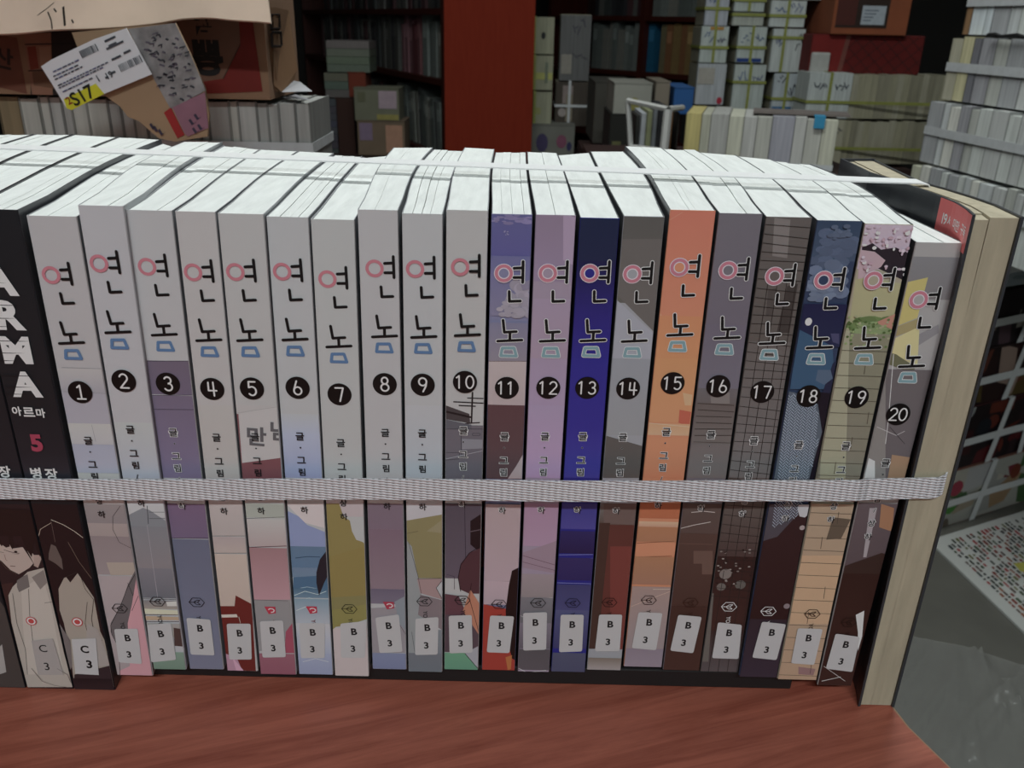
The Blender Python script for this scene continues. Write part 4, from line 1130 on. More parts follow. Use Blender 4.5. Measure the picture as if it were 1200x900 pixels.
pr.raw(PP((200, 20), (296, 22), (308, 107), (235, 110), (215, 70)), lit('70180f')); pr.layer()
pr.raw(PP((205, 20), (280, 20), (282, 50), (262, 92), (236, 96), (212, 60)), lit('6c4c3c')); pr.layer()
pr.text('\ubf55', PP((243, 68))[0], .030, lit('0c0808'), .05); pr.text('\uc9ec', PP((238, 28))[0], .020, lit('100c0a'), .05); pr.layer()
pr.stroke(PP((262, 92), (282, 52)), .0008, lit('3c281c'))
po = pr.build('panel_print', fp, M_flat); po.location = -co
# flap: hinged at the top, its lower edge wavy and coming towards the viewer
FT = [(-80, 44), (0, 38), (50, 34), (100, 31), (143, 30), (180, 25), (213, 20), (247, 18), (283, 22), (320, 25)]
def FE(x):
    for (xa, ya), (xb, yb_) in zip(FT, FT[1:]):
        if x <= xb: return ya+(yb_-ya)*(x-xa)/(xb-xa)
    return 25
b = MB(); nU, nV = 30, 4; V = []
for j in range(nV+1):
    for i in range(nU+1):
        u, v = i/nU, j/nV; px = -75+u*392; ye = FE(px)+.5*math.sin(u*31)
        lo = at(px, ye+2, Yc-.062); hi = Vector((xl+(xr_-xl)*u, Yc-.002, zt_-.01)); p = hi.lerp(lo, v); V.append(tuple(p-co))
b.v = V+[(x, y+.003, z-.001) for x, y, z in V]; nn_ = len(V)
def gi(i, j): return j*(nU+1)+i
for j in range(nV):
    for i in range(nU):
        a = (gi(i, j), gi(i, j+1), gi(i+1, j+1), gi(i+1, j)); b.f.append(a); b.f.append(tuple(nn_+k for k in reversed(a)))
for i in range(nU): b.f.append((gi(i, nV), nn_+gi(i, nV), nn_+gi(i+1, nV), gi(i+1, nV)))
for j in range(nV): b.f.append((gi(0, j), nn_+gi(0, j), nn_+gi(0, j+1), gi(0, j+1))); b.f.append((gi(nU, j+1), nn_+gi(nU, j+1), nn_+gi(nU, j), gi(nU, j)))
b.c = [lit('e4c8b4', 1.15)]*len(b.f); flp = b.build('front_flap', M_kraft, ct)
b = MB()
for pts_, w in (([(45, 17), (52, 12), (62, 4)], .002), ([(56, 14), (60, 24), (61, 34)], .0008), ([(74, 8), (76, 30)], .0016), ([(63, 10), (66, 14)], .001), ([(212, 20), (214, 12), (219, 11), (222, 20)], .0012), ([(228, 18), (230, 13)], .001), ([(143, 5), (147, 30)], .0005), ([(84, 23), (86, 27)], .001)):
    Q = []
    for (x, y) in pts_:
        # a point on the sloping flap: walk along the ray until the flap's depth matches
        hi_y, lo_y = Yc-.002, Yc-.062
        k = lo_y
        for _ in range(12):
            p = at(x, y, k); lowz = at(x, 38, lo_y).z; f = (zt_-.01-p.z)/(zt_-.01-lowz); k = hi_y+(lo_y-hi_y)*f
        Q.append(at(x, y, k-.0012)-co)
    b.ribbon(Q, Vector((w/2, 0, w/3)), .0003, lit('241a14'))
b.build('scuff_mark', M_flat, flp)
# torn side flap with letters at the right
b = MB(); sf = [at(316, 8, Yc+.01), at(334, 12, Yc+.06), at(341, 60, Yc+.06), at(344, 82, Yc+.05), at(338, 100, Yc+.04), at(326, 108, Yc+.02), at(316, 100, Yc+.01)]
b.poly([tuple(p-co) for p in reversed(sf)], lit('7c5c40')); b.poly([tuple(p-co+Vector((.003, .002, 0))) for p in sf], lit('7c5c40'))
b.build('side_flap', M_kraft, ct)
b = MB()
for (x0, y0, x1, y1) in ((319, 18, 329, 34), (320, 38, 331, 54)): 
    P = [at(x0, y0, Yc+.012), at(x1, y0, Yc+.034), at(x1+1, y1, Yc+.034), at(x0+1, y1, Yc+.012)]; P = [p-co-Vector((0, .006, 0)) for p in P]
    for i in range(4): b.ribbon([P[i], P[(i+1) % 4]], Vector((.0011, 0, .0011)), .0004, lit('20140e'))
b.build('lettering', M_flat, ct)
# bundle below the carton
hb = at(120, 182, Yc+.02).z-.05
x0b = at(8, 140, Yc+.02).x; x1b = at(366, 140, Yc+.02).x
bundle('tied row of grey-white page blocks under the torn carton', (x0b, Yc+.01, hb), 0, x1b-x0b, .09, cz_-hb-.002, [lit(c, .9) for c in ('c0c0b8', 'b4b4b0', 'c8c8c0', 'acaca8', 'bcbcb8')], rn, None, [('h', (at(300, 172, Yc).z-hb)/(cz_-hb), .009, M_tape)], first=[lit('8c7c60', .9)]*1, widths=(.008, .022), jit=.002)
b = MB(); q0 = [at(330, 108, Yc+.02), at(366, 107, Yc), at(352, 96, Yc+.03), at(342, 94, Yc+.05)]; zz = cz_+.0005
b.poly([q0[0], q0[1], q0[2]], lit('b4b4b8')); b.poly([q0[0], q0[2], q0[3]], lit('a0a0a4')); b.poly([(q0[1].x, q0[1].y, zz), (q0[0].x, q0[0].y, zz), (q0[3].x, q0[3].y+.01, zz)], lit('a0a0a4'))
tag(b.build('paper_scrap', M_flat, org=(q0[0].x, Yc+.02, zz)), 'crumpled white paper scrap on the bundle beside the torn carton', 'paper')
sb = thing('side_table', 'low dark stand under the bundle and torn carton', 'table', ((x0b+x1b)/2-.05, Yc+.16, 0)); b = MB(); b.box((-.42, -.17, hb-.03), (.33, .22, hb-.0005)); b.build('table_top', M_dark, sb)
for x, y in ((-.40, -.15), (.28, -.15), (-.40, .17), (.28, .17)): b = MB(); b.box((x, y, 0), (x+.03, y+.03, hb-.03)); b.build('leg', M_dark, sb)
# hanging torn cardboard with tape, and the shipping label taped to it
Yt = Yc-.075
tf = thing('torn_cardboard', 'torn cardboard strip with clear tape and a red corner hanging from the carton', 'cardboard', tuple(at(200, 100, Yt))); to = Vector(tf.location)
def sheet(pxs, Y, th, col, name, m, par, org, yaw=0):
    P = [at(x, y, Y+yaw*(x-pxs[0][0])) for x, y in pxs]; b = MB(); P = [p-org for p in P]
    tr = tessellate_polygon([[Vector((p.x, p.z, 0)) for p in P]])
    for t_ in tr:
        q_ = [P[i] for i in t_]; ar = sum(q_[i].x*q_[(i+1) % 3].z-q_[(i+1) % 3].x*q_[i].z for i in range(3))
        if ar < 0: q_ = q_[::-1]
        b.poly(q_, col); b.poly([p+Vector((0, th, 0)) for p in reversed(q_)], col)
    for i in range(len(P)): a, c = P[i], P[(i+1) % len(P)]; b.poly([a, c, c+Vector((0, th, 0)), a+Vector((0, th, 0))], col)
    return b.build(name, m, par)
sheet([(84, 38), (205, 27), (222, 62), (240, 104), (245, 135), (243, 160), (205, 166), (186, 162), (172, 150), (163, 142), (150, 137), (140, 124), (124, 113), (100, 80)], Yt, .003, lit('a08468'), 'cardboard', M_kraft, tf, to)
sheet([(150, 34), (205, 27), (222, 62), (241, 106), (200, 128), (180, 92)], Yt-.0008, .0006, lit('8c8484'), 'tape', mat('clear_tape', (.30, .28, .28), .25, noise=.5, nscale=70), tf, to)
sheet([(192, 132), (200, 126), (216, 158), (208, 162)], Yt-.0010, .0008, lit('9c2424'), 'red_corner', M_flat, tf, to)
sheet([(202, 126), (240, 108), (244, 150), (220, 160), (216, 156)], Yt-.0012, .0008, lit('946878'), 'pink_print', M_flat, tf, to)
b = MB(); rr = random.Random(4)
for _ in range(70):
    x = rr.uniform(165, 225); y = rr.uniform(40, 118)
    if (x-160) < (y-40)*.35 or (x-207) > (y-30)*.38: continue
    P = [at(x+dx, y+dy, Yt-.0012)-to for dx, dy in ((0, 0), (rr.uniform(2, 7), rr.uniform(-2, 2)), (rr.uniform(2, 6), rr.uniform(1, 3)))]; b.ribbon(P, Vector((.0005, 0, .0006)), .0002, lit(rr.choice(['3c3c44', '4c4450', '34343c', '5c5460'])))
for x, y in ((222, 140), (228, 134), (232, 146), (226, 150), (180, 148), (176, 145), (186, 152)):
    P = [at(x+dx, y+dy, Yt-.0016)-to for dx, dy in ((0, 0), (4, 6), (7, 3))]; b.ribbon(P, Vector((.0009, 0, .0006)), .0002, lit('3c3448'))
b.build('lettering', M_flat, tf)
lb = thing('shipping_label', 'white shipping label with barcodes and a yellow 2S17 tag', 'label', tuple(at(112, 85, Yt-.006))); lo_ = Vector(lb.location); Yl = Yt-.006
sheet([(48, 78), (60, 70), (110, 46), (148, 33), (160, 55), (178, 87), (122, 110), (84, 129), (78, 127), (62, 100)], Yl, .0008, lit('d4d4d8', 1.1), 'paper', mat('label_paper', attr=True, rough=.5), lb, lo_)
sheet([(74.5, 116), (112, 98), (122, 110), (84, 129), (78, 127)], Yl-.0004, .0003, lit('d4d030', 1.0), 'yellow_tag', M_flat, lb, lo_)
pr = Print(Yl-.0007, [(-3, 3), (3, 3), (3, -3), (-3, -3)], .00005)
rot = math.atan2(33-78, 100)*-1*.98
def LP(u, v): # label frame: u right along its long side, v down, px
    ca, sa = .905, -.425; return pr.P(50+u*ca-v*sa*1.0*.0+v*.44, 78+u*sa+v*.9)
def lq(u0, v0, u1, v1, c): pr.raw([LP(u0, v1), LP(u1, v1), LP(u1, v0), LP(u0, v0)], lit(c))
for k in range(11): lq(46+k*2.0, 2, 46+k*2.0+rr.uniform(.5, 1.5), 11, '30343c')
for k in range(15): lq(80+k*1.9, 36, 80+k*1.9+rr.uniform(.5, 1.3), 45, '3c4048')
for v, u0, u1 in ((10, 8, 40), (15, 6, 38), (19, 6, 42), (27, 6, 70), (30, 6, 60), (36, 8, 46)):
    u = u0
    while u < u1: w_ = rr.uniform(2, 6); lq(u, v, u+w_, v+1.6, rr.choice(['484c60', '3c4450', '585c80'])); u += w_+1
for v, u0, u1 in ((3, 78, 92), (10, 80, 90), (12, 76, 98), (26, 76, 88), (25, 92, 101), (42, 60, 64), (40, 68, 74)): lq(u0, v, u1, v+2.6, '40444c')
pr.layer(); ra = math.atan2(.425, .905)
c_ = LP(24, 46); pr.text('S17', LP(27, 50), .0105, lit('1c1c10'), .02, ra); pr.text('2', LP(10, 49), .006, lit('8c3c20'), .02, ra); pr.text('1', LP(52, 40), .005, lit('30343c'), .02, ra); pr.text('19', LP(66, 42), .005, lit('30343c'), .02, ra)
po = pr.build('lettering', lb, M_flat); po.location = -lo_

# --- bookcases
def bookcase(label, o, rz, Wd, Dp, shelves, top, parts=True):
    t = thing('bookcase', label, 'bookcase', o, rz)
    for x in (0, Wd-.02): b = MB(); b.box((x, 0, 0), (x+.02, Dp, top)); b.build('side_panel', M_case, t)
    b = MB(); b.box((.02, Dp-.012, 0), (Wd-.02, Dp, top)); b.build('back_panel', M_dark, t)
    for z in shelves: b = MB(); b.box((.02, 0, z-.02), (Wd-.02, Dp-.012, z)); b.build('shelf', M_case, t)
    return t
def shelf_book(loc, rz, w, h, dp, c, label, group, lean=0):
    b = MB(); pg_ = lit('a8a89c'); b.box((0, 0, 0), (w, .002, h), c); b.box((0, .002, 0), (.0015, dp, h), c); b.box((w-.0015, .002, 0), (w, dp, h), c); b.box((.0015, .002, .002), (w-.0015, dp-.003, h-.003), pg_)
    if rn.random() < .6: b.box((w*.15, -.0004, h*.62), (w*.85, 0, h*.86), tuple(min(1, v*1.6+.02) for v in c[:3])+(1,))
    o = b.build('book', M_flat); o.location = loc; o.rotation_euler = (0, lean, rz); return tag(o, label, 'book', group)
def row(o, rz, x0, x1, y, z, cols, label, group, hr=(.17, .21), wr=(.016, .034), lean=0, dp=.14):
    ca, sa = math.cos(rz), math.sin(rz); x = x0
    while x < x1:
        w = rn.uniform(*wr); 
        if x+w > x1: break
        yy = y+rn.uniform(0, .012); shelf_book((o[0]+x*ca-yy*sa, o[1]+x*sa+yy*ca, z+.0005+(w*math.sin(lean) if lean > 0 else 0)), rz, w, rn.uniform(*hr), dp, rn.choice(cols), label, group, lean); x += w+.002+abs(lean)*.004
# the big red end panel and its bookcase
pY = 3.0; pl = at(521, 90, pY).x; prx = at(625, 90, pY).x
M_red = wood('red_end', (.17, .017, .007), (.20, .024, .010), (0, math.radians(90), 0), .8); M_red.node_tree.nodes['Principled BSDF'].inputs['Specular IOR Level'].default_value = .15
# left bookcase runs away to the left
a0 = Vector((pl-.01, pY+.06)); a1 = Vector((-1.20, 5.1)); rzL = math.atan2(a0.y-a1.y, a0.x-a1.x); WL = (a1-a0).length
shL = [at(519, y, pY+.15).z for y in (260, 180, 92, 10)]+[at(519, 10, pY).z+.26]
bl_ = bookcase('dim red-brown bookcase with a broad red end panel, running back left', (a1.x, a1.y, 0), rzL, WL, .26, shL, 2.2)
b = MB(); b.box((pl, pY, 0), (prx, pY+.03, 2.3)); o = b.build('end_panel', M_red, bl_); bl_.rotation_euler = (0, 0, rzL); o.matrix_parent_inverse = (Matrix.Translation((a1.x, a1.y, 0)) @ Matrix.Rotation(rzL, 4, 'Z')).inverted()
o1 = (a1.x, a1.y)
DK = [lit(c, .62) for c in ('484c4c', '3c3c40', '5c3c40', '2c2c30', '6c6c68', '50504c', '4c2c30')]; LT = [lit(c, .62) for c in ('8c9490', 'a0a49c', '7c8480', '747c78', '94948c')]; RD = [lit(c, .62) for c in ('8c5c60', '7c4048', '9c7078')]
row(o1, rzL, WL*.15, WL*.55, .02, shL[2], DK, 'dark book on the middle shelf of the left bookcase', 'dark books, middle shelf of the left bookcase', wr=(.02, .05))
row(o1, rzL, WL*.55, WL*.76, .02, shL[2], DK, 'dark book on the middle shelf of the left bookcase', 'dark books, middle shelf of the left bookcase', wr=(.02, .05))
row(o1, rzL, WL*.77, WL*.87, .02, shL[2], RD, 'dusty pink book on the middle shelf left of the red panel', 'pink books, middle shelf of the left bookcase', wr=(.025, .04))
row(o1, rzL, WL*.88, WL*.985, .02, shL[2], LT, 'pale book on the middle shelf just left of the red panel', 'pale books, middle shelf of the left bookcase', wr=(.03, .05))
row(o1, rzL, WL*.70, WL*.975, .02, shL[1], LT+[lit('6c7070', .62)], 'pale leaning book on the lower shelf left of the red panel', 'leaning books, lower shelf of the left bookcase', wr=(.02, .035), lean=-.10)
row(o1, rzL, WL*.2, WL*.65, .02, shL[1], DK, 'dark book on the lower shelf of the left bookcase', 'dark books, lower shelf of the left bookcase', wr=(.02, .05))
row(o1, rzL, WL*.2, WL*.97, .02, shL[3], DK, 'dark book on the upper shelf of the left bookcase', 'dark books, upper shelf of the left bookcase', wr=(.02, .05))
# right bookcase behind
c0_ = Vector(at(640, 90, 4.55)[:2]); c1_ = Vector(at(905, 90, 3.55)[:2]); rzR = math.atan2(c1_.y-c0_.y, c1_.x-c0_.x); WR = (c1_-c0_).length
zR = [at(757, y, 4.1).z for y in (230, 160, 84, 19, -46)]
bookcase('dim bookcase standing behind the tied bundles right of the red panel', (c0_.x, c0_.y, 0), rzR, WR, .26, zR[:4], 2.2)
b = MB(); b.box((0, 0, 0), (.025, .24, 2.15)); o = b.build('upright', M_case); o.rotation_euler = (0, 0, rzR); xu = .46*WR; ca, sa = math.cos(rzR), math.sin(rzR)
o.parent = bpy.data.objects['bookcase.001']; o.location = (xu, -.003, 0); o.rotation_euler = (0, 0, 0); o.name = 'divider'
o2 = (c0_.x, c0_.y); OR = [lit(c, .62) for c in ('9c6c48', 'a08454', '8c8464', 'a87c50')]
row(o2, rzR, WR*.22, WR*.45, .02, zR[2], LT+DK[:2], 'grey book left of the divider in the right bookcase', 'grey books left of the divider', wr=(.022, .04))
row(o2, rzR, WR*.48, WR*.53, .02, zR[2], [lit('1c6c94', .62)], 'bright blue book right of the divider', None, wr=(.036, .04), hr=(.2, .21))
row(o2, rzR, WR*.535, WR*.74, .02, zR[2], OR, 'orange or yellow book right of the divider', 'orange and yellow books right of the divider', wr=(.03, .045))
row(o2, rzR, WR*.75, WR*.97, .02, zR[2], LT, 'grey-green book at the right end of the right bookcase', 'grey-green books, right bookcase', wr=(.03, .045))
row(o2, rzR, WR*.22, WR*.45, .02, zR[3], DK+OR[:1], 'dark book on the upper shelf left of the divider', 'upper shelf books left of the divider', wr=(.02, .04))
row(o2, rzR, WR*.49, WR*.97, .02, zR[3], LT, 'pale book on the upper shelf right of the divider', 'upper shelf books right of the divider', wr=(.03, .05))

# --- small stacks and cartons standing about (front face px box, depth Y, thickness)
def pbox(name, label, cat, x0, y0, x1, y1, Y, dp, col, marks=(), band=None, rz=0, group=None, m=None, parts='lid'):
    A = at(x0, y1, Y); B = at(x1, y0, Y); L = B.x-A.x; H = B.z-A.z
    t = thing(name, label, cat, (A.x, Y, A.z), rz, group)
    if name == 'book_stack':
        n = max(3, int(H/.022)); z = 0
        for k in range(n):
            h = H/n; c = tuple(v*rn.uniform(.75, 1.1) for v in col[:3])+(1,); j = rn.uniform(-.003, .003); b = MB(); b.box((j, 0, z), (L+j, dp, z+h-.0012), c); b.build('book', M_flat, t); z += h
    elif name == 'book_bundle':
        n = max(3, int(dp/.02)); y = 0
        for k in range(n):
            h = dp/n; j = rn.uniform(0, .004); b = MB(); b.box((0, y, 0), (L-j*.3, y+h-.0015, H-j), col if k == 0 else lit('9c9884', .8)); b.build('book', M_bpage, t); y += h
    else:
        b = MB(); b.box((0, 0, 0), (L, dp, H), col); b.build('body', m or M_kraft, t, bevel=.003)
        b = MB(); b.box((-.001, -.001, H), (L+.001, dp*.49, H+.003), tuple(v*.9 for v in col[:3])+(1,)); b.build('flap', M_kraft, t)
        b = MB(); b.box((-.001, dp*.51, H), (L+.001, dp+.001, H+.003), tuple(v*.9 for v in col[:3])+(1,)); b.build('flap', M_kraft, t)
    if marks:
        pr = Print(-.0008, [(0.002, H-.002), (L-.002, H-.002), (L-.002, .002), (.002, .002)], .0004)
        for mk in marks:
            k, c, u0, v0, u1, v1 = mk; 
            if k == 'r': pr.raw([(u0*L, v0*H), (u1*L, v0*H), (u1*L, v1*H), (u0*L, v1*H)], lit(c, 1.2))
            elif k == 'e': pr.ell((u0*L, v0*H), u1*L, v1*H, lit(c, 1.2), 12)
            elif k == 's':
                for q_ in range(5): pr.stroke([(u0*L+(u1-u0)*L*q_/5, v0*H+rn.uniform(0, 1)*(v1-v0)*H), (u0*L+(u1-u0)*L*(q_+1)/5, v0*H+rn.uniform(0, 1)*(v1-v0)*H)], .003, lit(c, 1.2))
            pr.layer()
        pr.build('cover_print', t, M_flat)
    if band:
        for bk, bf in band[1]:
            if bk == 'h': hband(t, L, dp, H*bf, .009, band[0], .0015, .003)
            else: vband(t, L*bf, dp, H, .009, band[0], .0015, .003)
    return t, A.z
low = {}
def col_base(x0, x1, y, Y, dp, label):
    A = at(x0, y, Y); B = at(x1, y, Y); t = thing('stock_stand', label, 'stand', ((A.x+B.x)/2, Y+dp/2, 0)); w = (B.x-A.x)/2
    b = MB(); b.box((-w, -dp/2, A.z-.03), (w, dp/2, A.z-.001)); b.build('stand_top', M_dark, t)
    for sx in (-1, 1): b = MB(); b.box((sx*(w-.03)-.015, -dp/2+.01, 0), (sx*(w-.03)+.015, dp/2-.01, A.z-.03)); b.build('stand_leg', M_dark, t)
Y3 = 3.0
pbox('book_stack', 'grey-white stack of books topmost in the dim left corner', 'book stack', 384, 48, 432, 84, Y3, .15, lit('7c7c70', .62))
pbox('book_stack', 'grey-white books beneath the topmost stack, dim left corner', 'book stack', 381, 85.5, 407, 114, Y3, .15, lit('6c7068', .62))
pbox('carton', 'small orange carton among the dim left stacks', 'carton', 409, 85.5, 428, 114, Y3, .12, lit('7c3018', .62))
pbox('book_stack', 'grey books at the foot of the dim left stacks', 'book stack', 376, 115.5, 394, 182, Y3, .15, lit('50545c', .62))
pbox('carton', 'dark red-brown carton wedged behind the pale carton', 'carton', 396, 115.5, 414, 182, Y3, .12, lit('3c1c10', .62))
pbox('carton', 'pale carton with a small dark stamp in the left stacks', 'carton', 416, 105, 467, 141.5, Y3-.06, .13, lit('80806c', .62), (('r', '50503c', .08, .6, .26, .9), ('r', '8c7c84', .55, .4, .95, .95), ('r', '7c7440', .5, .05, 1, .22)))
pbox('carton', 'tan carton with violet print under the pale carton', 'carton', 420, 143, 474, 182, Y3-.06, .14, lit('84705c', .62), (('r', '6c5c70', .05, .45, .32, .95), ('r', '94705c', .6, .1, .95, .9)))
col_base(374, 480, 182.5, Y3-.07, .24, 'dark stand hidden behind the comics at the left')
Y4 = 3.2
for k, (y0, y1, lb_) in enumerate(((20, 63, 'cream book stack with a small dark star right of the red panel'), (65, 105, 'cream book stack with a yellow band, second below the star'), (107, 145, 'pale book bundle third below the star, right of the panel'))):
    pbox('book_bundle', lb_, 'book bundle', 624, y0, 650-k*1.3, y1, Y4, .12, lit('a8a890', .85), ((('e', '202424', .5, .5, .1, .1),) if k == 0 else (('r', 'a0a060', .0, .3, 1, .5), ('r', '687060', .6, .2, .75, .8)) if k == 1 else (('r', '8c8c5c', .1, .3, .4, .5),)), (M_yband, (('v', .08),)))
pbox('carton', 'pale carton with violet and pink blots at the foot of the red panel', 'carton', 622, 148, 674, 183, Y4-.04, .16, lit('7c7c74', .85), (('e', '3c3454', .25, .45, .14, .3), ('e', '744458', .7, .5, .12, .22), ('e', '2c2c50', .88, .35, .06, .15)))
pbox('book_bundle', 'grey tied bundle with dark sketched cover behind the cream stack', 'book bundle', 655, 17, 694, 94, Y4+.05, .14, lit('6c6c6c', .85), (('s', '30303c', .4, .7, .8, .95), ('s', '3c3c44', .1, .3, .9, .5), ('r', '807c74', .05, .1, .4, .4)))
pbox('book_bundle', 'brownish tied bundle under the grey sketched bundle', 'book bundle', 650, 95.5, 692, 147, Y4+.05, .14, lit('4c443c', .85), (('r', '7c706c', .2, .5, .5, .9), ('r', '746c5c', .3, .1, .5, .7), ('e', '8c8480', .2, .3, .12, .1)), (M_tape, (('h', .45), ('v', .4))))
col_base(620, 700, 183.5, Y4-.05, .30, 'dark stand hidden behind the comics right of the panel')
Y5 = 2.8
pbox('carton', 'large dark grey carton in the shadow before the right bookcase', 'carton', 694, 98, 745, 168, Y5, .30, lit('3c3a34', 1.2))
pbox('carton', 'white carton with a yellow-green flower spot', 'carton', 718, 99, 765, 134, Y5-.35, .2, lit('84847c', 1.2), (('e', '74703c', .55, .35, .14, .22),))
pbox('carton', 'tan carton between the white and the blue one', 'carton', 766, 97, 786, 134, Y5-.35, .2, lit('70685c', 1.2))
pbox('carton', 'small blue carton beside the tied covers', 'carton', 788, 104, 814, 134, Y5-.35, .2, lit('204c80', 1.2))
pbox('carton', 'black carton under the white flower carton', 'carton', 712, 136, 786, 190, Y5-.35, .2, lit('14140f', 1.2), (('r', '505030', .05, .2, .2, .45),))
col_base(690, 820, 190.5, Y5-.36, .5, 'dark stand carrying the grey and black cartons')
# --- crate of magazines and the long pale bundle in the middle distance
Yb = 1.95
crt = thing('magazine_crate', 'white wire crate holding upright magazines', 'crate', tuple(at(738, 192, Yb))); cro = Vector(crt.location)
M_wire = mat('white_wire', (.5, .5, .48), .4)
def bar(pts_, r, name): b = MB(); b.tube([Vector(p)-cro for p in pts_], r); b.build(name, M_wire, crt)
cp = [at(740, 192, Yb), at(736, 118, Yb+.0), at(776, 192, Yb-.12), at(783, 128, Yb-.12), at(800, 126, Yb+.05)]
bar([cp[0], cp[1]], .006, 'post'); bar([cp[2], cp[3]], .009, 'post'); bar([cp[1], cp[3]], .006, 'rail'); bar([cp[3], cp[4]], .006, 'rail'); bar([at(739, 172, Yb), at(778, 177, Yb-.12)], .006, 'rail')
for k, (xa, c, lb_) in enumerate(((744, '20201c', 'black'), (750, '9ca0a4', 'silver-white'), (757, '7c8060', 'olive'), (764, '6c7074', 'grey'), (770, '18181c', 'dark'))):
    p = at(xa, 192, Yb-.01-k*.02); b = MB(); b.box((0, .0, .003), (.016, .13, .10+.004*k), lit(c, 1.1)); o = b.build('magazine', M_flat, loc=p+Vector((0, .03, 0)), bevel=.001); tag(o, lb_+' magazine standing in the white wire crate', 'magazine')
for k, (x0, x1, c, lb_) in enumerate(((783, 789, '8c6440', 'brown book standing between the crate and the pale bundle'), (790, 797, '18140f', 'black book against the end of the long pale bundle'))):
    A = at(x0, 192, Yb); B = at(x1, 132, Yb); b = MB(); b.box((0, 0, 0), (B.x-A.x, .12, B.z-A.z), lit(c, 1.2)); tag(b.build('book', M_flat, loc=A, bevel=.001), lb_, 'book')
A = at(799, 193, Yb); B = at(984, 139, Yb-.08); L = math.hypot(B.x-A.x, B.y-A.y); az = math.atan2(B.y-A.y, B.x-A.x)
zl = at(799, 193, Yb).z; zh = at(803, 131, Yb).z
PB = [lit(c, 1.15) for c in ('b4b4a4', 'a8a8a0', 'b0b0a8', '9c9c98', 'acaca8', '94949c')]
bundle('long pale tied bundle with page edges outward, middle distance right', (A.x, A.y, zl), az, L, .20, zh-zl, PB, rn, None, [('h', .10, .012, M_tape)], first=[lit('b4a870', 1.1), lit('a8a898', 1.1)], widths=(.014, .05))
b = MB(); b.box((0, 0, 0), (.20, .09, .004), lit('6c6460')); o = b.build('grey_book', M_flat); o.name = 'flat_book'; ca, sa = math.cos(az), math.sin(az); o.location = (A.x+.14*ca-.03*sa, A.y+.14*sa+.03*ca, zh+.001); o.rotation_euler = (0, 0, az); tag(o, 'thin brown-grey book lying on the long pale bundle', 'book')
b = MB(); b.box((0, 0, 0), (.022, .10, .003), lit('2c7ca0', 1.2)); b.box((0, -.002, -.022), (.022, 0, .003), lit('2c7ca0', 1.2)); o = b.build('blue_tape', M_flat); x_ = L-.05; o.location = (A.x+x_*ca+.003*sa, A.y+x_*sa-.003*ca, zh+.001); o.rotation_euler = (0, 0, az); tag(o, 'strip of blue tape over the corner of the long pale bundle', 'tape')
t = thing('stock_stand', 'dark stand carrying the crate and the long pale bundle', 'stand', (A.x+.1, A.y, 0)); b = MB(); b.box((-.30, -.30, zl-.03), (.28, .32, zl-.001)); b.build('stand_top', M_dark, t)
for sx, sy in ((-.28, -.28), (.24, -.28), (-.28, .28), (.24, .28)): b = MB(); b.box((sx, sy, 0), (sx+.03, sy+.03, zl-.03)); b.build('stand_leg', M_dark, t)

# --- wall of new books tied with yellow bands
WH = 'acb4b0'
def cov(label, x0, y0, x1, y1, Y, marks=(), col=WH, bands=(('h', .42), ('v', .5)), dp=.16, rz=0):
    return pbox('book_bundle', label, 'book bundle', x0, y0, x1, y1, Y, dp, lit(col, 1.15), marks, (M_yband, bands), rz)
SC = ('s', '4c5c80', .12, .55, .45, .85)
Yk = 3.05
cov('yellow-banded white bundle at top left of the stacks', 825, -18, 857, 29.5, Yk, (SC,), 'a4a8b0')
cov('white bundle with orange top edge, left column', 819, 31, 855, 73, Yk, (SC, ('r', 'a87c3c', .3, .9, .8, 1), ('s', '4c4c60', .6, .55, .9, .7)))
cov('white bundle bottom of the left column with red flower mark', 814, 75, 852, 122, Yk, (('e', '9c2438', .86, .1, .1, .09), ('r', '9c9890', .0, .5, .6, .9)), 'a8acb0', ())
cov('white bundle second from left in the top row', 860, -18, 899, 13, Yk, (SC,))
cov('plain white bundle under the top row, second from left', 858, 14.5, 896, 29.5, Yk, (), 'a4a8a0', (('h', .8),))
cov('white bundle with blue cover showing behind, second column', 862, 31, 900, 73, Yk, (SC, ('r', '1c3874', 0, 0, .9, .12), ('s', '3c4c74', .62, .6, .9, .85)))
cov('white bundle under the blue-backed one', 856, 75, 899, 128, Yk, (SC, ('s', '4c5474', .6, .6, .9, .8)), WH, (('h', .6), ('v', .5)))
cov('white bundle third column top, bands crossed near its middle', 901, 1, 946, 31, Yk, (SC, ('s', '50587c', .55, .4, .9, .9)), 'b4bab8')
cov('cream-sided bundle topmost beside the orange carton', 912, -30, 968, -1, Yk, (SC,), 'b0b4b0')
cov('wide white bundle with torn corner, third column', 901, 33, 945, 84, Yk-.02, (('s', '505878', .1, .5, .3, .8), ('s', '303434', .75, .4, .95, .9)), 'b4bab8', (('h', .78), ('v', .35)))
cov('blue-backed bundle with black ornament, bottom row', 903, 86, 938, 128, Yk-.02, (('s', '30303c', .15, .7, .45, .95), ('s', '202430', .6, .35, .95, .85), ('r', '2c5c84', 0, 0, .8, .08)), 'a8b0b4', (('h', .3), ('v', .5)))
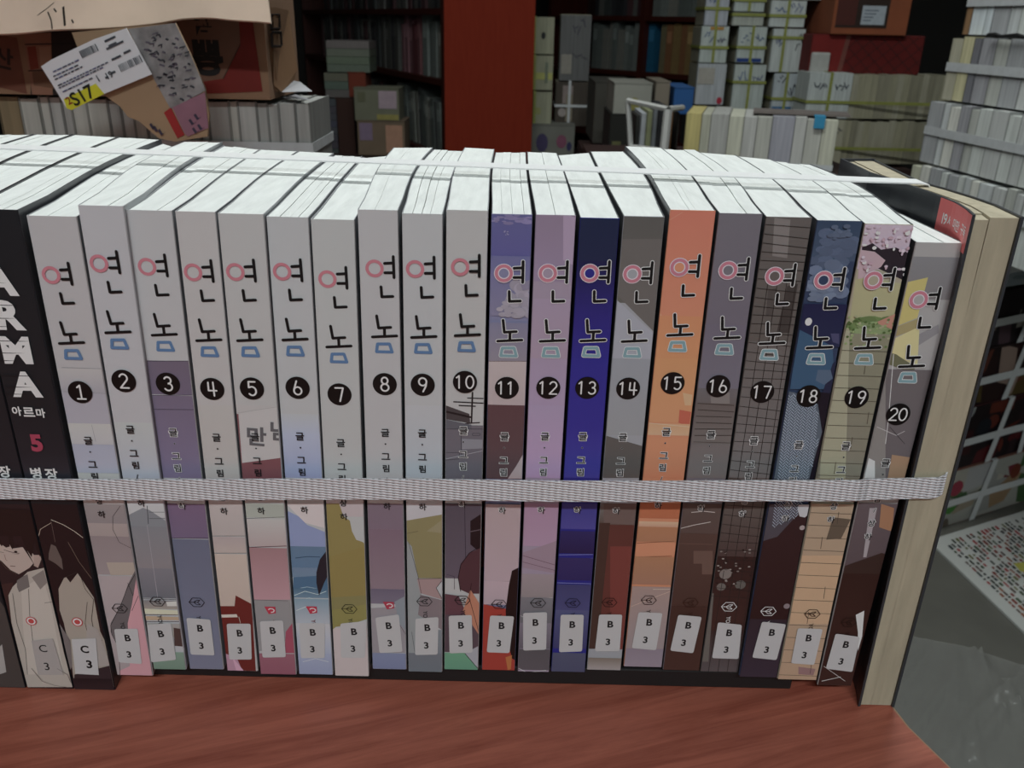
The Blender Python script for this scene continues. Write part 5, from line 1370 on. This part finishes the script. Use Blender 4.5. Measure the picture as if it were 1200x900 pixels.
# corner bundles showing page sides, pages run back to the right
cC = at(995, 120, Yk-.20); e_ = at(1100, 118, Yk-.12)
def corner(label, yT, yB, col, xo=0):
    zB = at(995, yB, Yk-.20).z; zT_ = at(995, yT, Yk-.20).z; H = zT_-zB; x0_ = at(942+xo, yB, Yk-.20).x; L = cC.x-x0_
    t = thing('book_bundle', label, 'book bundle', (x0_, Yk-.20, zB), 0); n = 16; W_ = (e_.x-cC.x)+.02
    b = MB(); b.box((0, 0, 0), (L, .13, H), lit(col, 1.15)); b.build('front_book', M_bpage, t)
    for k in range(n):
        xx = L+.002+k*W_/n; b = MB(); b.box((xx, .006+.004*k*.6, 0), (xx+W_/n-.001, .14, H-rn.uniform(0, .006)), lit(rn.choice(['a09c84', '94907c', 'a8a490', '8c8874']), .95)); b.build('book', M_bpage, t)
    pr = Print(-.001, [(.002, H-.002), (L-.002, H-.002), (L-.002, .002), (.002, .002)], .0004)
    for (u, v) in ((.12, .62), (.62, .62)):
        for q_ in range(6): pr.stroke([((u+.05*q_)*L, (v+rn.uniform(0, .2))*H), ((u+.05*(q_+1))*L, (v+rn.uniform(0, .2))*H)], .003, lit('38404c'))
    pr.build('cover_print', t, M_flat)
    hband(t, L+W_, .14, H*.36, .009, M_yband, .0015, .003)
    if yT < 100: vband(t, L*.5, .14, H, .009, M_yband, .0015, .003)
    return t, zB
corner('white bundle with black script cover and long page side, yellow band', 86, 139, 'b4bab8')
_, zb_ = corner('tied page block row beneath the black script bundle', 141, 192, 'a09c88')
# white bag and red carton and orange carton on top
zr = at(995, 85.5, Yk-.20).z
def cart(label, x0, x1, yT, yB, Y, dp, col, nm='carton'):
    A_ = at(x0, yB, Y); B_ = at(x1, yT, Y); t = thing(nm, label, 'carton', (A_.x, Y, A_.z+.001)); L_ = B_.x-A_.x; H_ = B_.z-A_.z-.002; b = MB(); b.box((0, 0, 0), (L_, dp, H_), col); b.build('body', M_kraft, t, bevel=.003); return t, L_, H_
t, L_, H_ = cart('red carton with a diagonal fish-scale pattern under the orange carton', 946, 1085, 42, 86, Yk-.12, .22, lit('701410', .7))
pr = Print(-.0008, [(.002, H_-.002), (L_-.002, H_-.002), (L_-.002, .002), (.002, .002)], .0004)
for r_ in range(-2, 9):
    pr.stroke([(L_*.34+r_*.045, H_), (L_*.34+r_*.045+.13, 0)], .0016, lit('2c0806')); pr.stroke([(L_*.34+r_*.045, 0), (L_*.34+r_*.045+.13, H_)], .0016, lit('2c0806'))
pr.raw([(L_*.26, 0), (L_*.30, 0), (L_*.34, H_), (L_*.30, H_)], lit('6c3c34', 1.1)); pr.layer(); pr.raw([(.0, 0), (L_*.26, 0), (L_*.30, H_), (0, H_)], lit('701410', 1.1)); pr.build('panel_print', t, M_flat)
b = MB(); b.box((0, -.014, 0), (.060, -.002, .060), lit('a4a4a0', 1.1)); o = b.build('white_bag', M_flat, bevel=.005); o.location = (at(947, 84, Yk-.12).x, Yk-.12, at(947, 85, Yk-.12).z+.0015); tag(o, 'small white packet leaning on the red carton', 'packet')
t, L_, H_ = cart('orange-brown carton with dark window and white label, above the red carton', 973, 1072, -14, 40.5, Yk-.14, .30, lit('84482c', 1.15))
pr = Print(-.0008, [(0, H_), (L_, H_), (L_, 0), (0, 0)], .0004); pr.raw([(L_*.04, H_*.15), (L_*.72, H_*.15), (L_*.72, H_*.8), (L_*.04, H_*.8)], lit('281810', 1.1)); pr.layer()
pr.raw([(L_*.04, H_*.2), (L_*.30, H_*.2), (L_*.30, H_*.8), (L_*.04, H_*.8)], lit('481c14', 1.1)); pr.raw([(L_*.37, H_*.22), (L_*.68, H_*.22), (L_*.68, H_*.62), (L_*.37, H_*.62)], lit('a4acb4', 1.1)); pr.layer()
for k in range(4): pr.raw([(L_*.40, H_*(.3+.07*k)), (L_*(.5+.03*k), H_*(.3+.07*k)), (L_*(.5+.03*k), H_*(.32+.07*k)), (L_*.40, H_*(.32+.07*k))], lit('5c6470'))
pr.build('carton_label', t, M_flat)
col_base(812, 1070, 193, Yk-.22, .42, 'dark stand under the yellow-banded bundles')
b = MB(); A_ = at(812, 129, Yk-.0); B_ = at(940, 178, Yk); b.box((0, 0, 0), (B_.x-A_.x, .2, A_.z-B_.z-.003), lit('1c1814')); tag(b.build('carton', M_kraft, loc=(A_.x, Yk, B_.z+.001), bevel=.002), 'dark carton under the yellow-banded white bundles', 'carton')
